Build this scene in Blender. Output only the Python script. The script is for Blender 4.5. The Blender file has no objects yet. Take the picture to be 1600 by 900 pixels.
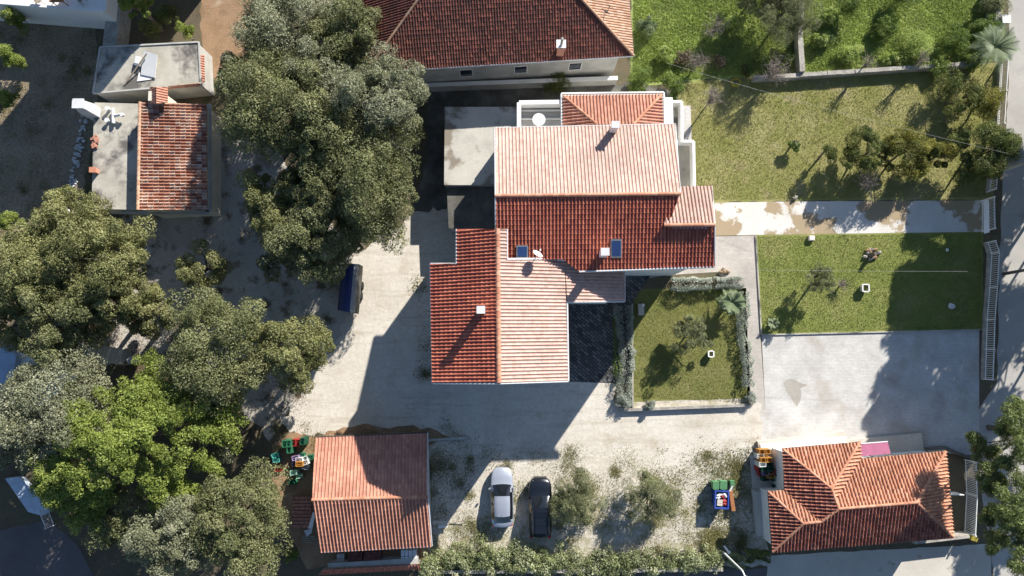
import bpy, math, random
import numpy as np
from mathutils import Vector
R=math.radians
random.seed(7); rng=np.random.default_rng(11)
S=bpy.context.scene; COL=S.collection
# ------------------------------------------------------------------ camera
CH=54.7; TILT=R(5.09); F=1066.667
cd=bpy.data.cameras.new('camera'); cd.lens=24; cd.sensor_width=36; cd.clip_end=600
cam=bpy.data.objects.new('camera',cd); COL.objects.link(cam)
cam.location=(0,0,CH); cam.rotation_euler=(TILT,0,0); S.camera=cam
S.render.resolution_x=1024; S.render.resolution_y=576
# ------------------------------------------------------------------ sky, sun, exposure
EL=R(29); AZ=math.atan2(.575,.818)
w=bpy.data.worlds.new('World'); S.world=w; w.use_nodes=True
nt=w.node_tree; bg=nt.nodes['Background']
sk=nt.nodes.new('ShaderNodeTexSky'); sk.sky_type='NISHITA'; sk.sun_disc=False
sk.sun_elevation=EL; sk.sun_rotation=AZ; sk.ozone_density=3.5; sk.dust_density=.4
nt.links.new(sk.outputs[0],bg.inputs[0]); bg.inputs[1].default_value=0.070
sl=bpy.data.lights.new('sun','SUN'); sl.energy=5.0; sl.angle=R(0.5); sl.color=(1,.955,.885)
so=bpy.data.objects.new('sun',sl); COL.objects.link(so)
tosun=Vector((math.sin(AZ)*math.cos(EL),math.cos(AZ)*math.cos(EL),math.sin(EL)))
so.rotation_euler=tosun.to_track_quat('Z','Y').to_euler(); so.location=(0,0,80)
S.view_settings.view_transform='Standard'; S.view_settings.look='None'
S.view_settings.exposure=0.90; S.view_settings.gamma=1; S.view_settings.use_curve_mapping=False
# ------------------------------------------------------------------ photograph pixel -> world point
def ray(px,py):
    x=(px-800)/F; y=(450-py)/F
    return x, y*math.cos(TILT)+math.sin(TILT), y*math.sin(TILT)-math.cos(TILT)
def W(px,py,z=0.0):
    x,y,d=ray(px,py); t=(z-CH)/d
    return Vector((x*t,y*t,z))
def onplane(px,py,P0,n):
    d=Vector(ray(px,py)); o=Vector((0,0,CH)); t=(P0-o).dot(n)/d.dot(n); return o+d*t
# ------------------------------------------------------------------ mesh helpers
def xyr(a): a=Vector((a[0],a[1],0)); return a
class MB:
    def __init__(s): s.v=[]; s.f=[]; s.r=[]
    def face(s,pts,r=.5):
        b=len(s.v); s.v+= [tuple(p) for p in pts]; s.f.append(tuple(range(b,b+len(pts)))); s.r.append(r); return s
    def prism(s,poly,z0,z1,r=None):
        """poly: list of (x,y[,z ignored]); closed solid"""
        r=random.random() if r is None else r
        p=[(a[0],a[1]) for a in poly]
        if sum(p[i][0]*p[(i+1)%len(p)][1]-p[(i+1)%len(p)][0]*p[i][1] for i in range(len(p)))<0: p=p[::-1]
        n=len(p); b=len(s.v)
        s.v+=[(x,y,z0) for x,y in p]+[(x,y,z1) for x,y in p]
        s.f.append(tuple(b+i for i in range(n-1,-1,-1))); s.f.append(tuple(b+n+i for i in range(n)))
        for i in range(n):
            j=(i+1)%n; s.f.append((b+i,b+j,b+n+j,b+n+i))
        s.r+=[r]*(n+2); return s
    def hexa(s,a,b_,r=None):
        """a: four bottom points, b_: four top points"""
        r=random.random() if r is None else r
        b=len(s.v); s.v+=[tuple(p) for p in a]+[tuple(p) for p in b_]
        s.f+=[(b+3,b+2,b+1,b),(b+4,b+5,b+6,b+7)]+[(b+i,b+(i+1)%4,b+4+(i+1)%4,b+4+i) for i in range(4)]; s.r+=[r]*6; return s
    def box(s,c,d,rz=0,r=None):
        cx,cy,cz=c; x,y,z=[k/2 for k in d]; co,si=math.cos(rz),math.sin(rz)
        q=[(cx+a*co-b*si,cy+a*si+b*co) for a,b in((-x,-y),(x,-y),(x,y),(-x,y))]
        return s.hexa([(u,v,cz-z) for u,v in q],[(u,v,cz+z) for u,v in q],r)
    def bar(s,p,q,wd,h,r=None):
        """rectangular bar from p to q (wd across, h vertical)"""
        p=Vector(p);q=Vector(q); d=(q-p); n=Vector((-d.y,d.x,0))
        n=n.normalized()*wd/2 if n.length>1e-6 else Vector((wd/2,0,0)); u=Vector((0,0,h/2))
        if abs(d.x)+abs(d.y)<1e-6: u=Vector((0,h/2,0))
        return s.hexa([p-n-u,p+n-u,q+n-u,q-n-u],[p-n+u,p+n+u,q+n+u,q-n+u],r)
    def tube(s,pts,rad,n=6,r=None,cap=True):
        r=random.random() if r is None else r
        pts=[Vector(p) for p in pts]; 
        if not hasattr(rad,'__len__'): rad=[rad]*len(pts)
        rings=[]
        for i,p in enumerate(pts):
            d=(pts[min(i+1,len(pts)-1)]-pts[max(i-1,0)]).normalized()
            a=d.cross(Vector((0,0,1))) if abs(d.z)<.95 else d.cross(Vector((1,0,0)))
            a.normalize(); b=d.cross(a)
            k=len(s.v); rings.append(k)
            for j in range(n):
                t=2*math.pi*j/n; s.v.append(tuple(p+(a*math.cos(t)+b*math.sin(t))*rad[i]))
        for i in range(len(pts)-1):
            for j in range(n):
                s.f.append((rings[i]+j,rings[i]+(j+1)%n,rings[i+1]+(j+1)%n,rings[i+1]+j)); s.r.append(r)
        if cap:
            s.f.append(tuple(rings[0]+j for j in range(n))[::-1]); s.f.append(tuple(rings[-1]+j for j in range(n))); s.r+=[r,r]
        return s
    def lathe(s,c,prof,n=16,r=.5,sx=1,sy=1):
        """prof list of (radius,z) from bottom to top"""
        k0=len(s.v)
        for rr,z in prof:
            for j in range(n):
                t=2*math.pi*j/n; s.v.append((c[0]+rr*sx*math.cos(t),c[1]+rr*sy*math.sin(t),c[2]+z))
        for i in range(len(prof)-1):
            for j in range(n):
                s.f.append((k0+i*n+j,k0+i*n+(j+1)%n,k0+(i+1)*n+(j+1)%n,k0+(i+1)*n+j)); s.r.append(r)
        s.f.append(tuple(k0+j for j in range(n))[::-1]); s.f.append(tuple(k0+(len(prof)-1)*n+j for j in range(n))); s.r+=[r,r]
        return s
    def build(s,name,m,parent=None,local=False,smooth=False):
        off=Vector((0,0,0)) if (parent is None or local) else root_loc(parent)
        me=bpy.data.meshes.new(name)
        v=np.array(s.v,dtype=np.float64)-np.array(off)
        me.from_pydata(v.tolist(),[],s.f)
        at=me.attributes.new('rnd','FLOAT','FACE'); at.data.foreach_set('value',np.array(s.r,dtype=np.float32))
        me.materials.append(m); me.update()
        if smooth: me.polygons.foreach_set('use_smooth',[True]*len(me.polygons))
        o=bpy.data.objects.new(name,me); COL.objects.link(o)
        if parent is not None: o.parent=parent
        return o
def root_loc(o):
    l=Vector((0,0,0))
    while o is not None: l=l+o.location; o=o.parent
    return l
def npmesh(name,quads,rnd,m,parent=None,local=False):
    """quads (N,k,3) numpy"""
    n,k=quads.shape[:2]
    off=np.zeros(3) if (parent is None or local) else np.array(root_loc(parent))
    me=bpy.data.meshes.new(name)
    me.vertices.add(n*k); me.vertices.foreach_set('co',(quads.reshape(-1,3)-off).astype(np.float32).ravel())
    me.loops.add(n*k); me.loops.foreach_set('vertex_index',np.arange(n*k,dtype=np.int32))
    me.polygons.add(n); me.polygons.foreach_set('loop_start',np.arange(0,n*k,k,dtype=np.int32))
    me.polygons.foreach_set('loop_total',np.full(n,k,dtype=np.int32))
    at=me.attributes.new('rnd','FLOAT','FACE'); at.data.foreach_set('value',rnd.astype(np.float32))
    me.materials.append(m); me.update(calc_edges=True)
    o=bpy.data.objects.new(name,me); COL.objects.link(o)
    if parent is not None: o.parent=parent
    return o
def tag(o,label=None,cat=None,group=None,kind=None):
    if label: o['label']=label
    if cat: o['category']=cat
    if group: o['group']=group
    if kind: o['kind']=kind
    return o
def thing(name,label,cat,loc=(0,0,0),rz=0,group=None):
    o=bpy.data.objects.new(name,None); COL.objects.link(o); o.location=Vector(loc); o.rotation_euler=(0,0,rz)
    o.empty_display_size=.3
    return tag(o,label,cat,group)
def dup(o,loc,rz,label=None,group=None):
    c=o.copy(); COL.objects.link(c); c.location=Vector(loc); c.rotation_euler=(0,0,rz)
    if label: c['label']=label
    if group: c['group']=group
    for ch in [x for x in bpy.data.objects if x.parent==o]:
        d=ch.copy(); COL.objects.link(d); d.parent=c
        for g in [x for x in bpy.data.objects if x.parent==ch]:
            e=g.copy(); COL.objects.link(e); e.parent=d
    return c
# ------------------------------------------------------------------ materials
def newmat(name):
    m=bpy.data.materials.new(name); m.use_nodes=True; t=m.node_tree; return m,t,t.nodes['Principled BSDF']
def noise(t,scale,detail=4,rough=.6,vec=None):
    n=t.nodes.new('ShaderNodeTexNoise'); n.inputs['Scale'].default_value=scale; n.inputs['Detail'].default_value=detail
    n.inputs['Roughness'].default_value=rough
    if vec is None:
        g=t.nodes.new('ShaderNodeNewGeometry'); vec=g.outputs['Position']
    t.links.new(vec,n.inputs['Vector']); return n.outputs['Fac']
def ramp(t,fac,stops):
    r=t.nodes.new('ShaderNodeValToRGB'); e=r.color_ramp.elements
    e[0].position=stops[0][0]; e[0].color=(*stops[0][1],1); e[1].position=stops[-1][0]; e[1].color=(*stops[-1][1],1)
    for p,c in stops[1:-1]:
        x=e.new(p); x.color=(*c,1)
    t.links.new(fac,r.inputs[0]); return r.outputs[0]
def mix(t,fac,a,b,mode='MIX'):
    m=t.nodes.new('ShaderNodeMix'); m.data_type='RGBA'; m.blend_type=mode
    for s,v in((m.inputs[0],fac),(m.inputs[6],a),(m.inputs[7],b)):
        if hasattr(v,'links'): t.links.new(v,s)
        elif hasattr(v,'__len__'): s.default_value=(*v,1)
        else: s.default_value=v
    return m.outputs[2]
def attr(t):
    a=t.nodes.new('ShaderNodeAttribute'); a.attribute_name='rnd'; return a.outputs['Fac']
def bump(t,b,h,st,dist=.02):
    n=t.nodes.new('ShaderNodeBump'); n.inputs['Strength'].default_value=st; n.inputs['Distance'].default_value=dist
    t.links.new(h,n.inputs['Height']); t.links.new(n.outputs[0],b.inputs['Normal'])
def g(k): return (k,k,k)
def plain(name,col,rough=.6,metal=0,var=.25,scale=1.5,bmp=0,bs=30,spec=.3):
    m,t,b=newmat(name); n=noise(t,scale,5)
    lo=tuple(c*(1-var) for c in col); hi=tuple(min(1,c*(1+var)) for c in col)
    c=ramp(t,n,[(.3,lo),(.7,hi)]); t.links.new(c,b.inputs['Base Color'])
    b.inputs['Roughness'].default_value=rough; b.inputs['Metallic'].default_value=metal; b.inputs['Specular IOR Level'].default_value=spec
    if bmp: bump(t,b,noise(t,bs,4),bmp)
    return m
def layered(name,stops,scale,fine,finescale,stain=None,stainscale=.3,srange=(.5,.62),bmp=.4,bs=25,rough=.9,spec=.15):
    """ground-like surface: broad patches, fine grain, optional stains"""
    m,t,b=newmat(name)
    c=ramp(t,noise(t,scale,6,.65),stops)
    f=ramp(t,noise(t,finescale,3,.7),[(.25,g(1-fine)),(.75,g(1+fine))])
    c=mix(t,1.0,c,f,'MULTIPLY')
    if stain is not None:
        s=ramp(t,noise(t,stainscale,7,.62),[(srange[0],g(0)),(srange[1],g(1))])
        c=mix(t,s,c,stain)
    t.links.new(c,b.inputs['Base Color']); b.inputs['Roughness'].default_value=rough; b.inputs['Specular IOR Level'].default_value=spec
    if bmp: bump(t,b,noise(t,bs,4,.7),bmp,.03)
    return m
def gravelmat(name,weeds=None):
    m,t,b=newmat(name)
    c=ramp(t,noise(t,.22,6,.65),[(.25,(.50,.45,.375)),(.5,(.605,.555,.475)),(.75,(.68,.635,.56))])
    f=ramp(t,noise(t,14,3,.7),[(.25,g(.78)),(.75,g(1.2))]); c=mix(t,1.0,c,f,'MULTIPLY')
    f=ramp(t,noise(t,3.2,5,.7),[(.3,g(.86)),(.7,g(1.08))]); c=mix(t,1.0,c,f,'MULTIPLY')
    gp=t.nodes.new('ShaderNodeNewGeometry'); mp=t.nodes.new('ShaderNodeMapping'); mp.inputs['Scale'].default_value=(.16,1.5,1); mp.inputs['Rotation'].default_value=(0,0,R(6)); t.links.new(gp.outputs['Position'],mp.inputs[0])
    k=ramp(t,noise(t,1.0,4,.6,mp.outputs[0]),[(.53,g(0)),(.66,g(.5))]); c=mix(t,k,c,(.40,.35,.27))
    k=ramp(t,noise(t,.5,7,.65),[(.56,g(0)),(.72,g(.7))]); c=mix(t,k,c,(.40,.33,.24))
    if weeds:
        k=ramp(t,noise(t,.9,7,.7),[(.44,g(0)),(.66,g(.85))]); c=mix(t,k,c,weeds)
    t.links.new(c,b.inputs['Base Color']); b.inputs['Roughness'].default_value=.92; b.inputs['Specular IOR Level'].default_value=.12
    bump(t,b,noise(t,16,5,.75),.6,.03); return m
def tilemat(name,c0,c1,c2,rough=.75,dirt=(.05,.04,.035),dr=(.62,.75),ds=.6,spec=.3):
    m,t,b=newmat(name)
    c=ramp(t,attr(t),[(0,c0),(.5,c1),(1,c2)])
    br=ramp(t,noise(t,.35,5),[(.3,g(.78)),(.7,g(1.14))]); c=mix(t,1.0,c,br,'MULTIPLY')
    br=ramp(t,noise(t,5,4,.7),[(.3,g(.84)),(.7,g(1.1))]); c=mix(t,1.0,c,br,'MULTIPLY')
    d=ramp(t,noise(t,ds*4,6,.7),[(dr[0],g(0)),(dr[1],g(.75))]); c=mix(t,d,c,dirt)
    t.links.new(c,b.inputs['Base Color']); b.inputs['Roughness'].default_value=rough; b.inputs['Specular IOR Level'].default_value=spec
    bump(t,b,noise(t,40,3),.15,.01); return m
def leafmat(name,c0,c1,c2,trans=.36,sc=.45):
    m,t,b=newmat(name)
    c=ramp(t,attr(t),[(0,c0),(.55,c1),(1,c2)])
    br=ramp(t,noise(t,sc,4),[(.3,g(.78)),(.7,g(1.22))]); c=mix(t,1.0,c,br,'MULTIPLY')
    t.nodes.remove(b); d=t.nodes.new('ShaderNodeBsdfDiffuse'); tr=t.nodes.new('ShaderNodeBsdfTranslucent')
    gl=t.nodes.new('ShaderNodeBsdfGlossy'); gl.inputs['Roughness'].default_value=.6; gl.inputs['Color'].default_value=(.9,.95,1,1)
    mx=t.nodes.new('ShaderNodeMixShader'); mx.inputs[0].default_value=trans; m2=t.nodes.new('ShaderNodeMixShader'); m2.inputs[0].default_value=.02
    t.links.new(c,d.inputs[0]); t.links.new(c,tr.inputs[0]); t.links.new(d.outputs[0],mx.inputs[1]); t.links.new(tr.outputs[0],mx.inputs[2])
    t.links.new(mx.outputs[0],m2.inputs[1]); t.links.new(gl.outputs[0],m2.inputs[2])
    t.links.new(m2.outputs[0],t.nodes['Material Output'].inputs[0]); return m
def paver(name,c1,c2,mort,sx,rot=0,stain=None,sr=(.55,.7)):
    m,t,b=newmat(name)
    gp=t.nodes.new('ShaderNodeNewGeometry'); mp=t.nodes.new('ShaderNodeMapping'); mp.inputs['Rotation'].default_value=(0,0,rot)
    t.links.new(gp.outputs['Position'],mp.inputs[0])
    k=t.nodes.new('ShaderNodeTexBrick'); t.links.new(mp.outputs[0],k.inputs['Vector'])
    k.inputs['Color1'].default_value=(*c1,1); k.inputs['Color2'].default_value=(*c2,1); k.inputs['Mortar'].default_value=(*mort,1)
    k.inputs['Scale'].default_value=sx; k.inputs['Mortar Size'].default_value=.03; k.inputs['Brick Width'].default_value=.5; k.inputs['Row Height'].default_value=.25
    br=ramp(t,noise(t,.5,6,.65),[(.3,g(.78)),(.7,g(1.12))]); c=mix(t,1.0,k.outputs['Color'],br,'MULTIPLY')
    if stain is not None:
        s=ramp(t,noise(t,.35,6,.6),[(sr[0],g(0)),(sr[1],g(.8))]); c=mix(t,s,c,stain)
    t.links.new(c,b.inputs['Base Color']); b.inputs['Roughness'].default_value=.85; b.inputs['Specular IOR Level'].default_value=.2
    bump(t,b,k.outputs['Fac'],-.3,.01); return m
def glassmat(name,col=(.02,.03,.045)):
    m,t,b=newmat(name); b.inputs['Base Color'].default_value=(*col,1); b.inputs['Roughness'].default_value=.05; b.inputs['Specular IOR Level'].default_value=.8
    return m
M={}
M['ground']=layered('ground',[(.3,(.1,.08,.055)),(.5,(.14,.115,.075)),(.7,(.085,.09,.05))],.35,.35,9,bmp=.7)
M['gravel']=gravelmat('gravel')
M['gravel2']=layered('gravel_dusty',[(.3,(.36,.33,.28)),(.5,(.46,.42,.36)),(.7,(.55,.51,.45))],.3,.3,10,stain=(.14,.11,.07),stainscale=.7,srange=(.52,.66),bmp=.6,bs=14)
M['weedy']=gravelmat('weedy_gravel',(.27,.245,.12))
M['soil']=layered('soil',[(.3,(.24,.15,.085)),(.5,(.33,.215,.13)),(.7,(.2,.13,.075))],.4,.3,9,stain=(.42,.34,.25),stainscale=.5,srange=(.6,.72),bmp=.7)
M['field']=layered('field',[(.3,(.2,.15,.11)),(.5,(.29,.23,.165)),(.7,(.2,.17,.1))],.25,.4,6,bmp=.8,bs=9)
M['lawn_dry']=layered('lawn_dry',[(.3,(.2,.22,.06)),(.45,(.26,.25,.085)),(.6,(.33,.3,.13)),(.75,(.22,.24,.07))],.28,.25,12,stain=(.36,.3,.17),stainscale=.5,srange=(.55,.7),bmp=.8)
M['lawn']=layered('lawn',[(.3,(.17,.205,.05)),(.5,(.225,.25,.07)),(.7,(.29,.28,.11))],.4,.25,12,bmp=.8)
M['lawn_garden']=layered('lawn_garden',[(.3,(.14,.155,.045)),(.5,(.185,.19,.06)),(.7,(.24,.22,.09))],.4,.25,12,bmp=.8)
M['meadow']=layered('meadow',[(.3,(.22,.28,.07)),(.5,(.33,.38,.12)),(.7,(.38,.35,.17))],.45,.3,8,bmp=1)
M['concrete']=layered('concrete_path',[(.3,(.56,.53,.48)),(.7,(.68,.65,.60))],.4,.1,10,stain=(.36,.28,.18),stainscale=.28,srange=(.50,.53),bmp=.1)
M['slab']=layered('old_concrete',[(.3,(.33,.31,.26)),(.5,(.42,.395,.335)),(.7,(.52,.49,.42))],.55,.15,10,stain=(.13,.12,.11),stainscale=.45,srange=(.5,.62),bmp=.25)
M['slab2']=layered('annex_concrete',[(.3,(.40,.385,.34)),(.5,(.5,.475,.42)),(.7,(.56,.53,.46))],.45,.15,12,stain=(.25,.215,.17),stainscale=.33,srange=(.53,.6),bmp=.2)
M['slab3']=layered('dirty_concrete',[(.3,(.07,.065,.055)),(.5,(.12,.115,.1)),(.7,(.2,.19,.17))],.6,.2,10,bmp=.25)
M['asphalt']=layered('asphalt',[(.3,(.36,.34,.31)),(.7,(.46,.44,.4))],.3,.12,20,stain=(.27,.25,.23),stainscale=.4,srange=(.55,.75),bmp=.25,bs=40)
M['asphalt_dark']=layered('asphalt_dark',[(.3,(.12,.105,.1)),(.7,(.17,.15,.145))],.3,.15,20,bmp=.25,bs=40)
M['walk']=layered('walkway',[(.3,(.46,.42,.36)),(.7,(.57,.53,.46))],.4,.12,12,stain=(.33,.28,.2),stainscale=.8,srange=(.6,.7),bmp=.2)
M['walk_damp']=layered('damp_paving',[(.3,(.34,.31,.27)),(.7,(.40,.37,.32))],.8,.15,10,bmp=.1)
M['paver']=paver('pavers',(.52,.50,.47),(.60,.58,.545),(.46,.44,.41),2.2,0,stain=(.36,.32,.27),sr=(.52,.68))
M['paver_path']=paver('path_pavers',(.46,.42,.375),(.53,.49,.44),(.36,.32,.28),2.4,0,stain=(.4,.33,.26),sr=(.6,.75))
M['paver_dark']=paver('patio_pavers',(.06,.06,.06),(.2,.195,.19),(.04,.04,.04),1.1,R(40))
M['white']=plain('white_render',(.74,.73,.70),.75,var=.06,scale=.6)
M['cream']=plain('cream_render',(.62,.57,.47),.8,var=.1,scale=.6)
M['greywall']=plain('grey_render',(.42,.41,.38),.85,var=.2,scale=.8)
M['stonewall']=layered('stone_wall',[(.3,(.25,.23,.2)),(.7,(.46,.43,.38))],1.5,.3,7,bmp=.8)
M['metal_white']=plain('white_metal',(.78,.78,.76),.4,var=.05)
M['gutter']=plain('gutter_metal',(.6,.6,.6),.4,metal=0,var=.1)
M['gutter_dark']=plain('dark_gutter',(.07,.06,.055),.5,var=.1)
M['metal_dark']=plain('dark_metal',(.05,.05,.055),.5,var=.2)
M['metal_grey']=plain('grey_metal',(.35,.35,.34),.45,metal=.5,var=.2)
M['rust']=plain('rust',(.28,.12,.05),.8,var=.3,scale=5)
M['wood']=plain('weathered_wood',(.3,.25,.19),.8,var=.3,scale=4)
M['trunk']=plain('bark',(.13,.11,.09),.9,var=.3,scale=4,bmp=.5)
M['twig']=plain('pale_bark',(.26,.22,.19),.9,var=.25,scale=4)
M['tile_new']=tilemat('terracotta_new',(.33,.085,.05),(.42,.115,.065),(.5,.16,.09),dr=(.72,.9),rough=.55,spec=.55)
M['tile_pink']=tilemat('terracotta_sunlit',(.53,.335,.265),(.575,.385,.315),(.61,.425,.35),dr=(.72,.95),rough=.6)  # pale copy for north and east slopes, their sunlight put into the colour
M['tile_mid']=tilemat('terracotta_mid',(.44,.2,.14),(.5,.24,.165),(.57,.29,.2),dr=(.72,.9))
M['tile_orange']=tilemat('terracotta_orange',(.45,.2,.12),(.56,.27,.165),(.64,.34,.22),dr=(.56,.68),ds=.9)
M['tile_mossy_shaded']=tilemat('terracotta_mossy_shaded',(.26,.08,.055),(.36,.115,.075),(.5,.2,.13),dirt=(.06,.05,.045),dr=(.47,.58),ds=1.6)  # lichen specks over a base darkened for the shade of south and west slopes
M['tile_old']=tilemat('terracotta_old',(.14,.062,.048),(.175,.075,.058),(.25,.095,.07),dirt=(.05,.045,.04),dr=(.48,.72),ds=.5,rough=.9,spec=.1)
M['tile_oldpale']=tilemat('terracotta_old_pale',(.42,.24,.15),(.5,.31,.2),(.58,.38,.27),dr=(.62,.8),rough=.85)
M['tile_mix']=tilemat('terracotta_mixed',(.3,.12,.08),(.52,.27,.18),(.66,.52,.42),dirt=(.1,.09,.08),dr=(.55,.72),ds=.6,rough=.85)
M['cap']=tilemat('ridge_tiles',(.46,.2,.12),(.54,.26,.16),(.62,.33,.22),dr=(.72,.9))
M['glass']=glassmat('window_glass'); M['skyglass']=glassmat('skylight_glass',(.03,.06,.16))
M['carglass']=glassmat('car_glass',(.008,.010,.014))
def paint(name,c,metal,rough=.25):
    m,t,b=newmat(name); n=noise(t,300,2); cc=ramp(t,n,[(.3,tuple(x*.93 for x in c)),(.7,tuple(x*1.05 for x in c))]); t.links.new(cc,b.inputs['Base Color'])
    b.inputs['Metallic'].default_value=metal; b.inputs['Roughness'].default_value=rough; b.inputs['Coat Weight'].default_value=.6; b.inputs['Coat Roughness'].default_value=.05; return m
M['silver']=paint('silver_paint',(.40,.43,.49),.35,.3); M['black']=paint('black_paint',(.009,.011,.016),.0,.22)
M['rubber']=plain('rubber',(.02,.02,.02),.9,var=.1); M['lamp']=plain('lamp_lens',(.6,.6,.6),.15,var=.05,spec=.7); M['redlamp']=plain('red_lens',(.35,.02,.02),.2,var=.1)
def leaf(k,*a,**kw): M[k]=leafmat('leaves_'+k,*a,**kw)
leaf('oak',(.13,.145,.055),(.225,.235,.1),(.33,.335,.165))
leaf('oakgrey',(.16,.17,.09),(.285,.295,.175),(.44,.44,.3))
leaf('oakolive',(.15,.16,.055),(.255,.26,.1),(.36,.355,.16))
leaf('bright',(.14,.185,.03),(.245,.3,.058),(.36,.4,.105))
leaf('pine',(.1,.13,.035),(.18,.22,.065),(.27,.31,.11))
leaf('citrus',(.06,.085,.022),(.14,.17,.045),(.3,.29,.08))
leaf('citrusyellow',(.1,.11,.02),(.2,.2,.04),(.36,.32,.06))
leaf('olive',(.11,.125,.055),(.22,.235,.11),(.36,.37,.2))
leaf('hedge',(.15,.18,.06),(.3,.33,.15),(.52,.53,.34))
leaf('lavender',(.24,.27,.2),(.38,.41,.34),(.52,.54,.48))
leaf('shrub',(.09,.14,.03),(.18,.25,.05),(.33,.4,.11))
leaf('dryshrub',(.14,.11,.07),(.26,.21,.14),(.38,.32,.23))
leaf('palm',(.1,.15,.06),(.22,.28,.14),(.42,.47,.3))
leaf('grass',(.15,.19,.04),(.26,.3,.075),(.4,.4,.15),sc=.6)
leaf('grassgarden',(.13,.15,.035),(.23,.24,.065),(.37,.34,.13),sc=.6)
leaf('grassdry',(.17,.19,.05),(.28,.295,.09),(.42,.40,.18),sc=.5)
leaf('meadow',(.24,.31,.07),(.4,.48,.13),(.56,.6,.26),sc=.5)
leaf('weed',(.17,.175,.055),(.3,.28,.11),(.48,.43,.22),sc=.8)
leaf('litter',(.1,.07,.04),(.2,.13,.07),(.32,.22,.13),sc=.8)
# ------------------------------------------------------------------ ground sheets
def patch(name,pts,z,m,jit=.12,step=.6,px=True):
    P=[W(a,b,z) for a,b in pts] if px else [Vector((a,b,z)) for a,b in pts]
    out=[]
    for i,p in enumerate(P):
        q=P[(i+1)%len(P)]; L=(q-p).length; n=max(1,int(L/step)) if jit else 1
        nn=Vector((-(q-p).y,(q-p).x,0)).normalized()
        for k in range(n):
            o=(random.uniform(-jit,jit) if k else 0)
            a=p.lerp(q,k/n)+nn*o; out.append(a)
    b=MB(); A=sum(out[i].x*out[(i+1)%len(out)].y-out[(i+1)%len(out)].x*out[i].y for i in range(len(out)))
    if A<0: out=out[::-1]
    b.face(out); o=b.build(name,m); o['kind']='structure'
    return o
b=MB(); b.face([(-260,-260,0),(260,-260,0),(260,260,0),(-260,260,0)]); b.build('ground',M['ground'])['kind']='structure'
patch('field',[(-300,-200),(150,-200),(150,60),(152,180),(125,335),(40,400),(0,560),(-300,600)],.004,M['field'],.2)
patch('dirt_path',[(318,-200),(400,-200),(398,60),(380,110),(340,130),(316,100),(312,40)],.008,M['soil'],.25)
patch('gravel_track',[(225,215),(300,180),(340,190),(420,200),(480,330),(610,400),(572,545),(455,640),(420,690),(340,600),(240,560),(150,570),(190,480),(215,420),(190,340),(212,300)],.008,M['gravel2'],.35)
patch('gravel_margin',[(640,345),(712,320),(712,570),(885,585),(955,585),(960,634),(1176,628),(1190,630),(1190,720),(1100,760),(700,780),(668,690),(560,660),(480,672),(470,640),(520,556),(556,492),(560,420),(590,380)],.0095,M['gravel'],.1)
patch('gravel_yard',[(632,345),(650,330),(712,326),(712,560),(885,590),(962,592),(962,650),(1174,640),(1188,640),(1188,705),(1180,735),(1110,705),(1060,728),(1000,737),(862,742),(852,800),(735,800),(672,835),(668,700),(560,668),(490,682),(452,676),(440,660),(470,610),(515,545),(548,492),(552,455),(520,420),(560,400),(585,372)],.012,M['gravel'],.3,.35)
patch('weedy_ground',[(660,790),(735,790),(860,742),(1000,737),(1060,728),(1110,702),(1178,735),(1178,800),(1215,880),(1120,885),(880,885),(655,885)],.008,M['weedy'],.25)
patch('soil_strip',[(425,695),(452,676),(490,682),(560,664),(670,668),(706,684),(672,696),(672,870),(480,890),(430,800)],.016,M['soil'],.2)
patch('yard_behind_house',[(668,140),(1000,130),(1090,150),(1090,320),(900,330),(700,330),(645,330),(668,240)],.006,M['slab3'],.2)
patch('meadow',[(985,-200),(1568,-200),(1568,95),(1180,120),(985,135)],.004,M['meadow'],.15)
patch('lawn_upper',[(1060,130),(1185,118),(1560,98),(1558,200),(1552,312),(1060,316)],.0075,M['lawn_dry'],.1)
patch('lawn_middle',[(1182,366),(1536,361),(1536,514),(1190,523)],.006,M['lawn'],.04)
patch('lawn_garden',[(988,452),(1166,450),(1172,632),(988,640)],.008,M['lawn_garden'],.05)
patch('garden_bed',[(990,628),(1172,622),(1172,634),(988,641)],.014,M['weedy'],.05)
patch('concrete_path',[(1085,317),(1222,315),(1536,313),(1536,362),(1182,367),(1085,369)],.012,M['concrete'],0)
patch('paved_path',[(1085,370),(1181,368),(1188,523),(1196,640),(1174,642),(1168,620),(1160,460),(1120,425),(1040,430),(985,440),(985,400)],.008,M['paver_path'],0)
patch('paved_courtyard',[(1190,524),(1530,516),(1530,712),(1440,705),(1190,706),(1188,640),(1196,640)],.010,M['paver'],0)
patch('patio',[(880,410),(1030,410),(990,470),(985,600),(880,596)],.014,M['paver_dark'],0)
patch('damp_patch',[(1224,598),(1232,592),(1243,593),(1254,600),(1262,601),(1250,607),(1252,620),(1246,636),(1240,628),(1230,612)],.0145,M['walk_damp'],.05,.2)
patch('road',[(1578,-250),(2100,-250),(2100,1150),(1552,1150),(1552,900),(1528,720),(1530,640),(1558,596),(1562,400),(1566,300),(1576,120)],.006,M['asphalt'],.06)
patch('street',[(560,905),(1200,888),(1216,868),(1550,862),(1552,1200),(-400,1200),(-400,905)],.010,M['asphalt_dark'],.05)
patch('walkway',[(1200,868),(1548,850),(1552,1000),(1190,1010)],.014,M['walk'],.04)
patch('side_street',[(-300,858),(0,828),(75,812),(120,850),(150,905),(140,1200),(-300,1200)],.015,M['asphalt_dark'],.05)
patch('white_terrace_floor',[(-80,560),(18,545),(55,560),(120,590),(60,640),(-80,640)],.3,M['white'],0)
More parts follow.
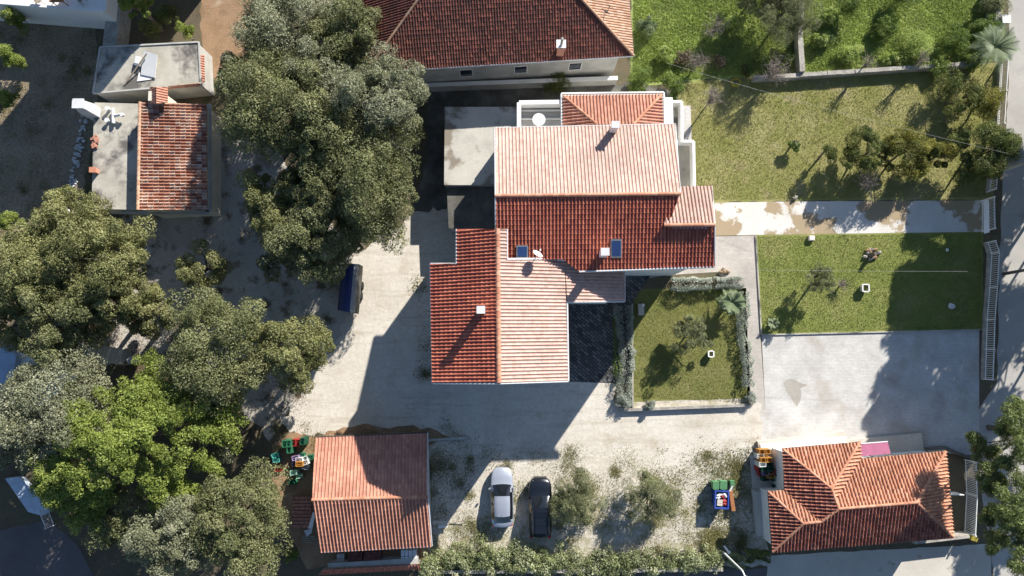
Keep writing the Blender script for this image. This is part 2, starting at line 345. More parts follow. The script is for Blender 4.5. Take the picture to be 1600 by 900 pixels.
# ------------------------------------------------------------------ vegetation
DENS=2.5; LSC=.7; CLN=1.35; CLR=.74
def leaves_on(pos,nrm,size,tilt=.7,asp=.55):
    n=len(pos); d=nrm+rng.normal(0,tilt,(n,3)); d/=np.linalg.norm(d,axis=1,keepdims=True)+1e-9
    a=np.cross(d,rng.normal(0,1,(n,3))); a/=np.linalg.norm(a,axis=1,keepdims=True)+1e-9; b=np.cross(d,a)
    s=(size*rng.uniform(.6,1.3,n))[:,None]; a=a*s*.5; b=b*s*.5*asp
    return np.stack([pos-a,pos+b*1.0-a*.1,pos+a,pos-b-a*.1],1)
def dirs(n,zmin=-.35):
    z=rng.uniform(zmin,1,n); t=rng.uniform(0,2*np.pi,n); r=np.sqrt(1-z*z); return np.stack([r*np.cos(t),r*np.sin(t),z],1)
def crown_quads(c,rx,ry,rz,ncl,nl,leaf,crad=.26,zmin=-.3,inner=.55,flat=1.0,tilt=.7,asp=.55):
    ncl=int(ncl*CLN) if ncl>20 else ncl; crad=crad*CLR if ncl>20 else crad; nl=int(nl*DENS); leaf=leaf*LSC; D=dirs(ncl,zmin); f=rng.uniform(inner,1.0,ncl)**.8*rng.uniform(.86,1.08,ncl)
    ang=np.arctan2(D[:,1],D[:,0]); ph=rng.uniform(0,6.28,3)
    lob=1+.13*np.sin(3*ang+ph[0])+.09*np.sin(5*ang+ph[1])+.07*np.sin(9*ang+ph[2])
    C=np.array(c)+D*np.array([rx,ry,rz])*(f*lob)[:,None]*(1-crad*.75)
    rm=(rx+ry)/2; per=nl//ncl; Q=[];Rn=[]
    for i in range(ncl):
        r=rm*crad*rng.uniform(.55,1.45); k=int(per*rng.uniform(.8,1.2))
        d=dirs(k,-.75); rad=r*rng.uniform(.45,1.08,k)**.5
        wob=1+.22*np.sin(d[:,0]*5+i)*np.cos(d[:,1]*4+i*2)
        p=C[i]+d*(rad*wob)[:,None]*np.array([1,1,.8*flat])
        nrm=d*np.array([1,1,1.2]); Q.append(leaves_on(p,nrm,leaf,tilt,asp))
        base=rng.uniform(.2,.8); Rn.append(np.clip(base+rng.normal(0,.16,k),0,1))
    return np.concatenate(Q),np.concatenate(Rn),C
def limbs(b,base,C,zc,r0,n=6,pick=None):
    base=Vector(base); top=base+Vector((random.uniform(-.3,.3),random.uniform(-.3,.3),zc))
    mid=base.lerp(top,.5)+Vector((random.uniform(-.15,.15),random.uniform(-.15,.15),0))
    b.tube([base,mid,top],[r0*1.15,r0*.85,r0*.7],9)
    idx=rng.choice(len(C),min(n,len(C)),replace=False)
    for i in idx:
        e=Vector(C[i]); s=mid.lerp(top,random.uniform(.4,1)); m=s.lerp(e,.5)+Vector((random.uniform(-.3,.3),random.uniform(-.3,.3),random.uniform(0,.5)))
        b.tube([s,m,e],[r0*.5,r0*.3,r0*.1],6)
def tree(name,label,cat,px,py,rpx,ztop,mat,zbase=None,leaf=.2,ncl=70,nl=24000,rypx=None,crad=.26,group=None,trunk=.22,nlimb=8,ground_px=False,**kw):
    zbase=ztop*.3 if zbase is None else zbase
    zc=zbase+(ztop-zbase)*.42
    c=W(px,py,0 if ground_px else zc+.15*(ztop-zc)); k=CH/(CH-zc-.15*(ztop-zc))
    rx=rpx/19.5/k; ry=(rypx or rpx)/19.5/k
    t=thing(name,label,cat,(c.x,c.y,0),0,group)
    Q,Rn,C=crown_quads((c.x,c.y,zc),rx,ry,ztop-zc,ncl,nl,leaf,crad,**kw)
    npmesh('crown',Q,Rn,M[mat],t)
    b=MB(); limbs(b,(c.x,c.y,0),C,zc,trunk,nlimb); b.build('trunk',M['trunk'],t)
    return t
G1='evergreen oaks between the old house and the gravel yard'
def oak(label,px,py,r_,*a,**k):
    k['rypx']=k.get('rypx',r_)*1.09
    return tree('evergreen_oak',label,'tree',px,py,r_*1.09,*a,group='evergreen oaks',**k)
oak('grey-green oak at the top edge, left of the dark brown hipped roof',440,40,82,9.0,'oakgrey')
oak('grey-green oak crown touching the dark roof corner, top edge',545,55,68,8.8,'oak',ncl=50,nl=18000)
oak('pale dusty grey oak crown just below the dark brown roof corner',592,160,80,10.5,'oakgrey',ncl=60)
oak('big mid-green oak nearest the small old house with flat concrete roofs',432,158,98,10.2,'oak',nl=32000,ncl=80)
oak('dark green oak crown closest to the flat concrete annex of the main house',572,285,92,10.0,'oak',nl=30000,ncl=75)
oak('yellowish-green smaller oak crown over the shaded gravel track',438,318,62,7.5,'oakolive',ncl=45,nl=14000)
oak('dark oak crown overhanging the blue tarpaulin trailer',494,370,71,8.5,'oak',ncl=55,nl=20000)
oak('low grey oak sprig left of the blue tarpaulin trailer',432,410,30,5.0,'oakgrey',ncl=16,nl=5000)
oak('broad pale green oak below the old house, left half of the grove crown',66,420,76,9.2,'oakolive',nl=24000,ncl=60)
oak('pale green oak below the old house, highest crown of the left grove',150,408,76,9.8,'oakolive',nl=24000,ncl=60)
oak('pale oak crown at the lower side of the left grove, above the corrugated shed',98,495,66,8.6,'oak',nl=18000,ncl=48)
oak('oak crown at the right side of the left grove, facing the gravel track',183,462,50,8.0,'oakolive',nl=11000,ncl=34)
oak('top lobe oak of the left grove, reaching the old house wall',115,352,62,8.5,'oakolive',ncl=40,nl=13000)
oak('small green oak between the left grove and the gravel track',232,486,42,5.5,'oakolive',ncl=26,nl=8000)
oak('round oak with dense crown beside the gravel yard, left of centre',345,545,88,9.0,'oak',nl=26000,ncl=70,rypx=90)
oak('olive-green oak lobe leaning right over the pale gravel yard',455,548,62,8.0,'oakolive',nl=15000,ncl=42)
oak('sparse small oak on the shaded gravel below the old house',315,415,40,5.0,'oakolive',ncl=22,nl=5500,crad=.3)
oak('dusty grey oak at the left edge above the bright green tree',80,645,98,8.8,'oakgrey',nl=28000,ncl=80)
oak('grey oak beside the barn, bottom of the grove',376,815,72,8.5,'oak',nl=24000,ncl=65,rypx=80)
oak('grey-olive oak at the bottom edge, left of the barn oak',272,838,68,8.0,'oakgrey',nl=18000,ncl=52)
oak('dark low oak crown in shade between the two bottom oaks and the street',180,800,60,5.0,'oak',nl=9000,ncl=32)
oak('grey oak partly hidden at the left edge under the bright green tree',20,700,42,6.0,'oakgrey',nl=7000,ncl=24)
oak('grey oak crown wedged between the top-edge crowns and the big mid-green oak',498,118,60,9.4,'oakgrey',ncl=40,nl=14000)
oak('grey-green oak crown in the centre of the right-hand grove',515,215,75,9.8,'oak',ncl=50,nl=20000)
oak('small grey oak crown over the dirt path beside the old house',375,115,38,7.0,'oakgrey',ncl=26,nl=8000)
oak('green oak crown between the yellowish crown and the blue trailer oak',478,330,58,8.0,'oak',ncl=36,nl=12000)
oak('green oak crown at the left edge joined to the broad pale oak',30,490,62,7.5,'oakolive',ncl=36,nl=12000)
oak('low oak crown in shade right of the bright green tree',320,690,40,5.0,'oakgrey',ncl=22,nl=6000)
# layered bright green tree
t=thing('locust_tree','bright green spreading tree with feathery layered branches, lower left grove','tree',(*W(195,690,6).xy,0))
c=W(195,690,6); Qs=[];Rs=[];Cs=[]
for k in range(96):
    a=random.uniform(0,6.283); f=math.sqrt(random.random()); 
    ex=7.0*f*math.cos(a); ey=4.9*f*math.sin(a)+.22*ex; z=8.3-3.6*f*f+random.uniform(-.5,.3)
    d=Vector((math.cos(a),math.sin(a)*.8,-.12)).normalized()
    for j in range(9):
        o=np.array(c)*[1,1,0]+np.array([ex,ey,z])+np.array(d)*(j-4)*.28+rng.normal(0,.28,3)*[1,1,.4]
        n=120; dd=dirs(n,-.6); p=o+dd*(.48*rng.uniform(.5,1,n))[:,None]*[1,1,.5]
        Qs.append(leaves_on(p,dd*[.6,.6,1.5],.17,.55,.5)); Rs.append(np.clip(rng.uniform(.3,.7)+rng.normal(0,.18,n),0,1)); 
    Cs.append(np.array([c.x+ex,c.y+ey,z-.3]))
npmesh('crown',np.concatenate(Qs),np.concatenate(Rs),M['bright'],t)
b=MB(); limbs(b,(c.x,c.y,0),np.array(Cs),4.5,.28,22); b.build('trunk',M['trunk'],t)
# pines at lower right: umbrella clumps
def pine(label,gx,gy,blobs,seed):
    g0=W(gx,gy,0); t=thing('pine_tree',label,'tree',g0,0,'pines by the lower right road'); Q=[];Rn=[];Cs=[]
    for (x,y,r,z) in blobs:
        cc=W(x,y,z); rr=r/19.5*(CH-z)/CH
        for s in range(7):
            o=np.array(cc)+rng.normal(0,rr*.45,3)*[1,1,.35]; n=330; dd=dirs(n,-.5)
            p=o+dd*(rr*.55*rng.uniform(.4,1,n))[:,None]*[1,1,.6]; Q.append(leaves_on(p,dd*[1,1,1.3],.24,.5,.22)); Rn.append(np.clip(rng.uniform(.35,.65)+rng.normal(0,.2,n),0,1))
        Cs.append(np.array(cc)-[0,0,.2])
    npmesh('crown',np.concatenate(Q),np.concatenate(Rn),M['pine'],t)
    b=MB(); limbs(b,g0,np.array(Cs),5.2,.2,len(Cs)); b.build('trunk',M['trunk'],t)
pine('green pine with clumped needles over the road, right edge above the guest house fence',1545,668,[(1590,640,22,7.5),(1570,672,20,7),(1530,694,17,6.3),(1550,712,20,6),(1595,665,24,8),(1540,730,16,6),(1572,726,22,7.2),(1605,700,25,7.5)],1)
pine('darker pine at the lower right corner beside the white slatted fence',1560,800,[(1550,765,20,6),(1560,748,18,6.5),(1590,760,24,7.6),(1545,800,17,5.6),(1570,812,26,7.2),(1590,790,26,7.8),(1560,845,20,6.2),(1585,850,26,7),(1596,880,24,6.6),(1600,820,24,7.5)],2)
# olives and fruit trees
def olive(label,px,py,r,zt,**k): return tree('olive_tree',label,'tree',px,py,r*1.12,zt,k.pop('mat','olive'),zbase=k.pop('zbase',.35),leaf=.13,ncl=k.pop('ncl',34),nl=int(2.0*k.pop('nl',5200)),crad=k.pop('crad',.25),trunk=.09,nlimb=14,group='small olive trees',inner=.3,asp=.35,**k)
olive('small grey olive tree in the middle of the hedged garden lawn',1080,524,32,3.2)
olive('thin olive tree at the left of the middle lawn, long shadow on the pavers',1284,441,27,3.6,nl=2600,ncl=26)
olive('olive tree with dense crown right beside the black car',900,786,44,3.0,nl=9500,ncl=50)
olive('olive tree with grey-green crown midway between cars and rubbish bins',1018,778,42,3.4,nl=8500,ncl=50,rypx=46)
olive('large grey olive crown at the top edge above the dry stone wall',1225,22,55,4.8,nl=13000,ncl=50)
olive('grey olive crown at the top edge left of the large one',1180,-10,40,4.2,nl=7000,ncl=36)
def fruit(label,px,py,r,zt,mat,**k): return tree('citrus_tree',label,'tree',px,py,r*1.25,zt*1.1,mat,zbase=.6,leaf=.15,ncl=k.pop('ncl',28),nl=int(1.5*k.pop('nl',6500)),crad=.3,trunk=.09,nlimb=8,group='fruit trees on the upper lawn',**k)
fruit('dark green fruit tree, leftmost full crown of the upper lawn row',1354,234,31,3.4,'citrus')
fruit('yellow-green fruit tree in the middle of the upper lawn row',1416,240,36,3.6,'citrusyellow',nl=8500)
fruit('fruit tree between the yellow-green one and the right-hand fence',1464,240,24,3.2,'citrusyellow',nl=3800,ncl=18)
fruit('large dark orange tree against the right-hand fence',1540,238,44,4.2,'citrus',nl=13000,ncl=42)
fruit('sparse fruit tree in the upper right corner of the lawn',1500,150,36,2.8,'citrus',nl=3200,ncl=30)
fruit('thin fruit sapling by the corner fence of the upper lawn',1540,160,26,2.4,'citrusyellow',nl=1500,ncl=16)
fruit('small young fruit tree left of the dark crown on the upper lawn',1292,240,15,2.2,'citrus',nl=900,ncl=10)
fruit('low round bush alone in the upper lawn',1240,226,11,.8,'shrub',nl=900,ncl=8)
# bare twiggy trees
def bare(label,px,py,h,spread,n=34,mat='twig',r0=.06):
    g0=W(px,py,0); t=thing('bare_tree',label,'tree',g0,0,'leafless small trees'); b=MB(); br=MB()
    top=g0+Vector((0,0,h*.35)); b.tube([g0,top],[r0,r0*.8],6); b.build('trunk',M[mat],t)
    for i in range(n):
        a=random.uniform(0,6.283); f=random.uniform(.2,1); e=top+Vector((math.cos(a)*spread*f,math.sin(a)*spread*f,h*.65*random.uniform(.5,1)*(1.1-f*.5)))
        m=top.lerp(e,.5)+Vector((0,0,.15)); br.tube([top.lerp(g0,random.uniform(0,.4)),m,e],[.03,.018,.007],4)
        for j in range(6):
            s=m.lerp(e,random.random()); q=s+Vector((random.gauss(0,.3),random.gauss(0,.3),random.uniform(.05,.4))); br.tube([s,q],[.012,.004],3)
    br.build('branches',M[mat],t); return t
bare('leafless grey twiggy tree in front of the upper lawn fruit trees',1342,290,2.4,1.3,40)
bare('leafless twiggy shrub in the bright meadow top centre',1110,55,2.2,1.2,34)
bare('leafless pale twiggy tree at the corner where the two stone walls meet',1195,128,3.2,1.6,60)
bare('leafless young tree with long shadow near the north boundary of the upper lawn',1100,170,4.2,1.0,40)
bare('thin leafless tree by the boundary wall, left part',1340,112,3.0,.6,16)
bare('thin leafless tree by the boundary wall, right part',1420,108,3.2,.6,16)
bare('leafless reddish shrub at the right of the thin olive on the middle lawn',1312,446,.8,.5,16)
# shrubs
def shrub(label,px,py,r,zt,mat,nl=2600,ncl=16,leaf=.13,name='shrub',cat='shrub',rypx=None,group=None,**k):
    c=W(px,py,zt*.5); k0=CH/(CH-zt*.5); rx=r/19.5/k0; ry=(rypx or r)/19.5/k0
    t=thing(name,label,cat,(c.x,c.y,0),0,group)
    Q,Rn,C=crown_quads((c.x,c.y,zt*.35),rx,ry,zt*.65,ncl,nl,leaf,k.pop('crad',.34),inner=.2,**k)
    Q[:,:,2]=np.maximum(Q[:,:,2],.02)
    npmesh('foliage',Q,Rn,M[mat],t); b=MB(); limbs(b,(c.x,c.y,0),C,zt*.35,.035,6); b.build('stem',M['trunk'],t); return t
shrub('bright green shrub behind the main house, by the dark roof corner',1000,124,27,2.2,'shrub',5200,26)
shrub('green shrub right of the bright one behind the main house',1052,128,24,1.8,'shrub',3600,22)
shrub('small bright shrub tucked against the balcony of the main house',1054,150,9,1.2,'shrub',700,8)
shrub('dark green shrub in the shaded gap below the dark brown roof',872,128,26,2.0,'citrus',3200,20)
shrub('straggly bush left in the meadow beside the dark roof',1010,40,20,1.6,'palm',2200,16)
for (px_,py_,rr_,zz_,mm_,lb_) in ((1150,35,20,1.6,'meadow','pale yellow-green weed clump in the meadow, left of the grey olive crown'),(1285,60,20,1.3,'meadow','pale weed clump in the meadow just right of the crumbling wall'),(1330,85,22,1.2,'meadow','low weed clump above the boundary wall, right of the wall corner'),(1380,45,24,1.6,'shrub','bushy green clump in the middle of the right meadow'),(1465,100,22,1.4,'meadow','pale bush at the foot of the boundary wall, right part'),(1395,92,16,1.0,'meadow','small pale weed clump at the boundary wall, centre'),(1520,95,20,1.5,'shrub','green bush between boundary wall end and fan palm'),(1040,85,18,1.3,'meadow','yellowish weed clump near the dark roof corner'),(1300,25,18,1.5,'meadow','weed clump between the olive crown and the tall meadow bush')):
    shrub(lb_,px_,py_,rr_,zz_,mm_,3000,22)
shrub('yellow-green bush above the boundary wall, centre of the meadow',1435,72,34,2.0,'meadow',5500,30)
shrub('green bush top centre of the meadow, casting a long shadow',1325,8,24,2.8,'shrub',3500,20)
shrub('green bush at the top edge near the second long meadow shadow',1420,-6,26,3.0,'shrub',3500,20)
shrub('round green bush in the meadow at the top right, left of the fan palm',1490,62,32,2.4,'shrub',4500,28)
shrub('leafy bush directly above the fan palm',1538,40,26,2.6,'shrub',3200,22)
bare('leafless brown twiggy tree in the left meadow, right of the bright shrub',1085,105,1.8,1.1,30)
shrub('grey bush at the top right edge by the road pillar',1552,5,24,2.6,'olive',2600,20)
shrub('dry brown bush in the left part of the meadow',1068,92,18,1.0,'dryshrub',1400,14)
shrub('dry brown bush under the pylon wire near the boundary wall',1125,95,16,1.2,'dryshrub',1200,12)
shrub('green bush at the foot of the twiggy corner tree',1165,112,14,1.2,'citrus',1000,10)
shrub('dark bush left of the dry stone wall in the meadow',1222,92,20,1.5,'citrus',1800,16)
shrub('bright green young tree at the top left corner against the terrace wall',22,28,18,4.2,'bright',2600,18,.15)
shrub('bright green young tree at the left edge, between two others',12,88,22,4.2,'bright',3200,20,.15)
shrub('bright green young tree at the left edge level with the white chimney',5,152,18,4.2,'bright',2400,16,.15)
shrub('bright green young tree at the left edge above the oak grove',4,345,17,4.2,'bright',2400,16,.15)
shrub('yellowing bush at the left edge beside the oak grove',22,395,26,1.6,'citrusyellow',3400,22)
shrub('green shrub growing against the wall behind the old flat-roofed house',288,46,15,3.4,'bright',2600,16)
shrub('dark shrub in deep shade behind the old flat-roofed house',235,40,26,2.4,'citrus',2600,18)
shrub('dark shrub in shade between the stone wall and the old house shrub',262,22,24,2.6,'citrus',2400,18)
shrub('bright green fresh shrub below the stacked tiles, left of the barn',456,868,13,1.6,'shrub',1500,12)
tree('broadleaf_tree','bright green tree crown at the top edge over the garden wall','tree',205,2,32,7.0,'bright',leaf=.18,ncl=26,nl=8000,rypx=24)
# clipped hedges
def hedge(label,path,wd,h,mat,n,leafs=.1,name='hedge',wob=.12):
    P=[W(a,b,h*.8) for a,b in path]; L=[(P[i+1]-P[i]).length for i in range(len(P)-1)]; T=sum(L)
    t=thing(name,label,'hedge',(P[0].x,P[0].y,0)); pos=[];nr=[]
    s=rng.uniform(0,T,n); ac=np.concatenate([[0],np.cumsum(L)])
    seg=np.clip(np.searchsorted(ac,s,side='right')-1,0,len(L)-1); f=(s-ac[seg])/np.array(L)[seg]
    A=np.array([list(p) for p in P]); base=A[seg]*(1-f)[:,None]+A[seg+1]*f[:,None]; d=A[seg+1]-A[seg]; d/=np.linalg.norm(d,axis=1,keepdims=True)
    nn=np.stack([-d[:,1],d[:,0],0*d[:,0]],1)
    th=rng.uniform(-.15,np.pi+.15,n); e=.45
    cx=np.sign(np.cos(th))*np.abs(np.cos(th))**e; cz=np.abs(np.sin(th))**e
    kn=rng.normal(0,1,int(T*2.2)+3); kz=rng.normal(0,1,int(T*2.2)+3); xx=np.arange(len(kn))/2.2
    lump=1+wob*np.interp(s,xx,kn)*1.1*np.sign(cx+.001)*.6+wob*np.interp(s,xx,kz)*.8+rng.normal(0,.06,n)
    top=rng.random(n)*.12
    p=base*[1,1,0]+nn*(cx*wd/2*lump)[:,None]; p[:,2]=np.maximum(.03,(h*cz*lump-top)*rng.uniform(.75,1.0,n)**.5)
    low=rng.random(n)<.3; p[low,2]*=rng.random(low.sum())
    nrm=nn*cx[:,None]+np.array([0,0,1])*cz[:,None]
    npmesh('foliage',leaves_on(p,nrm,leafs,.6,.55),np.clip(.5+.12*np.interp(s,xx,kn)+rng.normal(0,.18,n),0,1),M[mat],t)
    b=MB()
    for i in range(len(P)-1):
        m=max(2,int(L[i]/.6))
        for k in range(m):
            q=P[i].lerp(P[i+1],(k+.5)/m); b.tube([(q.x,q.y,0),(q.x,q.y,h*.75)],[.03,.015],5)
    b.build('stems',M['trunk'],t)['kind']='stuff'; return t
hedge('clipped grey-green hedge left of the gap, below the main roof eave',[(1050,443),(1113,443)],.95,1.0,'lavender',5200)
hedge('clipped grey-green hedge right of the gap, ending at the garden corner',[(1119,442),(1162,441)],.95,1.0,'lavender',4000)
hedge('silvery lavender hedge along the left side of the garden lawn',[(974,478),(980,560),(978,600),(972,636)],1.15,.8,'lavender',10000,wob=.2)
hedge('grey-green shrub row along the right side of the garden lawn',[(1164,455),(1163,520),(1170,560),(1172,605)],.8,1.0,'lavender',7000,wob=.25)
hedge('dark green planting strip between the patio and the lavender hedge',[(964,492),(966,590)],.5,.6,'shrub',1600,wob=.3)
def rough_hedge(label,path,wd,h,mat,ncl,per,leafs):
    P=[W(a,b_,h*.6) for a,b_ in path]; L=[(P[i+1]-P[i]).length for i in range(len(P)-1)]; T=sum(L); t=thing('hedge',label,'hedge',(P[0].x,P[0].y,0)); Q=[];Rn=[]; b=MB()
    for c in range(ncl):
        d=random.random()*T; i=0
        while d>L[i] and i<len(L)-1: d-=L[i]; i+=1
        dr=(P[i+1]-P[i]).normalized(); o=P[i]+dr*d; o=Vector((o.x,o.y,0))+Vector((-dr.y,dr.x,0))*random.gauss(0,wd*.27); rr=random.uniform(.22,.62); hz=h*random.uniform(.35,1)
        dd=dirs(int(per*rr*rr*4),-.4); p=np.array(o)+[0,0,hz-rr*.6]+dd*(rr*rng.uniform(.5,1.1,len(dd)))[:,None]*[1,1,.8]; p[:,2]=np.maximum(p[:,2],.03)
        Q.append(leaves_on(p,dd*[1,1,1.4],leafs*random.uniform(.8,1.3),.6,.6)); Rn.append(np.clip(random.uniform(.15,.85)+rng.normal(0,.18,len(dd)),0,1)); b.tube([o,o+Vector((0,0,hz*.7))],[.03,.015],4)
    npmesh('foliage',np.concatenate(Q),np.concatenate(Rn),M[mat],t); b.build('stems',M['trunk'],t)['kind']='stuff'
rough_hedge('long pale flowering hedge along the bottom street, left half',[(662,880),(760,873),(880,877)],1.9,1.1,'hedge',190,170,.13)
rough_hedge('long pale flowering hedge along the bottom street, right half up to the lamp post',[(884,884),(1000,884),(1128,876)],1.6,1.0,'hedge',150,170,.13)
hedge('short hedge piece right of the street lamp',[(1140,872),(1163,880)],.9,1.0,'hedge',2600,.13,wob=.25)
hedge('green ivy hedge in the shade between lamp post and guest house',[(1165,872),(1205,872)],.9,.8,'citrus',2200,.13,wob=.25)
shrub('round clipped grey bush at the bottom edge of the garden wall',1015,634,10,.9,'lavender',2600,14,.09)
shrub('round grey bush at the lower left garden corner, end of the lavender hedge',977,622,13,1.0,'lavender',3000,16,.09)
shrub('round grey bush at the lower right garden corner',1174,622,11,.9,'lavender',2600,14,.09)
# palms
def palm(name,label,px,py,h,n,L,mat,fan=False):
    g0=W(px,py,h*.8); g0=Vector((g0.x,g0.y,0)); t=thing(name,label,'palm',g0)
    b=MB(); b.tube([g0,g0+Vector((0,0,h*.5)),g0+Vector((0,0,h))],[.2,.17,.15],9); b.build('trunk',M['trunk'],t)
    Q=[];Rn=[]
    for i in range(n):
        a=i*2.39996+random.uniform(-.1,.1); e=.15+.95*(i/n); l=L*random.uniform(.85,1.1)
        o=np.array([g0.x,g0.y,h]); hd=np.array([math.cos(a),math.sin(a),0]); sd=np.array([-math.sin(a),math.cos(a),0])
        K=16; pts=[]
        for k in range(K+1):
            s=k/K; rad=l*s*math.cos(.9*(1-e)); zz=l*(s*math.sin(1.35*(1-e))-.55*s*s*(.45+e*.55)); pts.append(o+hd*rad+np.array([0,0,zz]))
        rr=random.uniform(.3,.9)
        for k in range(K):
            w0=.03; Q.append([pts[k]-sd*w0,pts[k]+sd*w0,pts[k+1]+sd*w0*.8,pts[k+1]-sd*w0*.8]); Rn.append(rr*.8)
            if k<2: continue
            ll=L*(.30 if not fan else .34)*math.sin(math.pi*min(1,(k/K)*.9+.12))
            for sg in(-1,1):
                for q in (0,.5):
                    st=pts[k]*(1-q)+pts[k+1]*q; tip=st+sd*sg*ll*.8+hd*ll*.55+np.array([0,0,ll*.1]); wv=hd*(.018 if fan else .028)
                    Q.append([st-wv,st+wv,tip+wv*.2,tip-wv*.2]); Rn.append(min(1,max(0,rr+random.gauss(0,.12))))
    npmesh('fronds',np.array(Q),np.array(Rn),M[mat],t); return t
palm('sago_palm','sago palm with radiating fronds in the upper right garden corner',1142,472,1.3,34,1.15,'palm')
palm('sago_palm','small spiky palm at the lower left corner of the middle lawn',1207,506,.5,16,.55,'palm')
palm('fan_palm','large pale green fan palm in the upper right corner by the road',1547,78,2.6,34,1.9,'palm',True)
# grass and weeds
def inpoly(x,y,P):
    c=np.zeros(len(x),bool)
    for i in range(len(P)):
        x1,y1=P[i];x2,y2=P[(i+1)%len(P)]
        k=((y1>y)!=(y2>y))&(x<(x2-x1)*(y-y1)/(y2-y1+1e-12)+x1); c^=k
    return c
def scatter(name,label,cat,poly,n,mat,h,wd,clump=None,thr=0):
    P=[tuple(W(a,b).xy) for a,b in poly]; X=[p[0] for p in P];Y=[p[1] for p in P]
    x=rng.uniform(min(X),max(X),n*2); y=rng.uniform(min(Y),max(Y),n*2); k=inpoly(x,y,P); x=x[k][:n];y=y[k][:n]
    if clump:
        nc=max(6,int((max(X)-min(X))*(max(Y)-min(Y))*.55)); qx=rng.uniform(min(X),max(X),nc); qy=rng.uniform(min(Y),max(Y),nc); qr=rng.uniform(.3,1.0,nc)*1.1
        w_=rng.integers(0,nc,len(x)); rd=rng.normal(0,1,(len(x),2))*qr[w_][:,None]*.6
        big=rng.random(nc)<(.95-thr); free=rng.random(len(x))<.14
        x=np.where(free,x,qx[w_]+rd[:,0]); y=np.where(free,y,qy[w_]+rd[:,1]); kk=inpoly(x,y,P)|False; kk=(kk|~free)&(free|big[w_]); x=x[kk];y=y[kk]
    m=len(x); a=rng.uniform(0,6.283,m); hh=h*rng.uniform(.4,1.2,m); ww=wd*rng.uniform(.5,1.2,m)
    lx=rng.normal(0,.5,m)*hh; ly=rng.normal(0,.5,m)*hh
    b0=np.stack([x-np.cos(a)*ww/2,y-np.sin(a)*ww/2,np.full(m,.012)],1); b1=np.stack([x+np.cos(a)*ww/2,y+np.sin(a)*ww/2,np.full(m,.012)],1)
    tp=np.stack([x+lx,y+ly,hh],1)
    cv=.5+.18*np.sin(x*.9)*np.cos(y*.8)+rng.normal(0,.2,m)
    o=npmesh(name,np.stack([b0,b1,tp],1),np.clip(cv,0,1),M[mat]); o['kind']='stuff'; tag(o,label,cat); return o
scatter('grass','dry yellow-green grass of the upper lawn','grass',[(1070,132),(1185,122),(1556,104),(1553,308),(1088,312)],70000,'grassdry',.09,.05)
scatter('grass','fresh green grass of the middle lawn','grass',[(1184,369),(1534,364),(1534,512),(1192,520)],52000,'grass',.07,.055)
scatter('grass','mown olive-green grass of the hedged garden','grass',[(990,455),(1164,452),(1168,630),(990,620)],30000,'grassgarden',.06,.05)
scatter('grass','tall bright green meadow grass at the top right','grass',[(990,-20),(1566,-20),(1566,92),(1180,116),(990,130)],90000,'meadow',.15,.09)
scatter('weeds','tufts of weeds on the pale ground in front of the street hedge','weeds',[(664,800),(735,795),(860,745),(1000,735),(1060,726),(1110,705),(1176,738),(1180,865),(664,872)],60000,'weed',.09,.06,.9,.15)
scatter('weeds','dense weeds around the rubbish bins and along the guest house','weeds',[(1095,705),(1172,700),(1178,800),(1190,868),(1100,868),(1140,790)],16000,'weed',.12,.07,1.2,-.4)
scatter('weeds','dry weeds around the barn','weeds',[(430,690),(500,672),(700,662),(735,685),(735,690),(668,705),(490,705),(430,740)],9000,'weed',.1,.06,1.3,-.1)
scatter('weeds','sparse weeds east of the barn','weeds',[(672,720),(740,720),(740,800),(672,830)],8000,'weed',.08,.06,1.3,.35)
scatter('pebbles','small dark bits and fallen leaves strewn over the gravel yard','litter',[(632,345),(712,326),(712,560),(962,592),(962,650),(1174,640),(1188,700),(1100,720),(860,745),(735,800),(668,700),(450,676),(515,545),(560,400)],9000,'litter',.02,.07)
scatter('grass','ragged low weeds along the gravel edges','weeds',[(700,770),(860,735),(1000,728),(1110,695),(1178,725),(1178,760),(1000,760),(860,765),(735,810)],14000,'weed',.07,.06,1,.2)
scatter('fallen_leaves','brown fallen leaves under the oak grove','leaf litter',[(130,480),(350,560),(470,640),(440,720),(330,700),(200,600)],22000,'litter',.05,.12,.7,-.3)
scatter('weeds','grass and weeds on the shaded field at the top left','weeds',[(0,20),(160,30),(140,330),(0,420)],26000,'weed',.1,.06,.8,.1)
scatter('weeds','weeds along the west wall of the main house','weeds',[(648,430),(676,420),(676,590),(655,590)],2600,'weed',.12,.08,1.5,.2)
scatter('weeds','weeds in the shaded track below the old house','weeds',[(215,340),(400,230),(520,430),(515,540),(300,470),(215,430)],12000,'weed',.07,.06,1.1,.5)
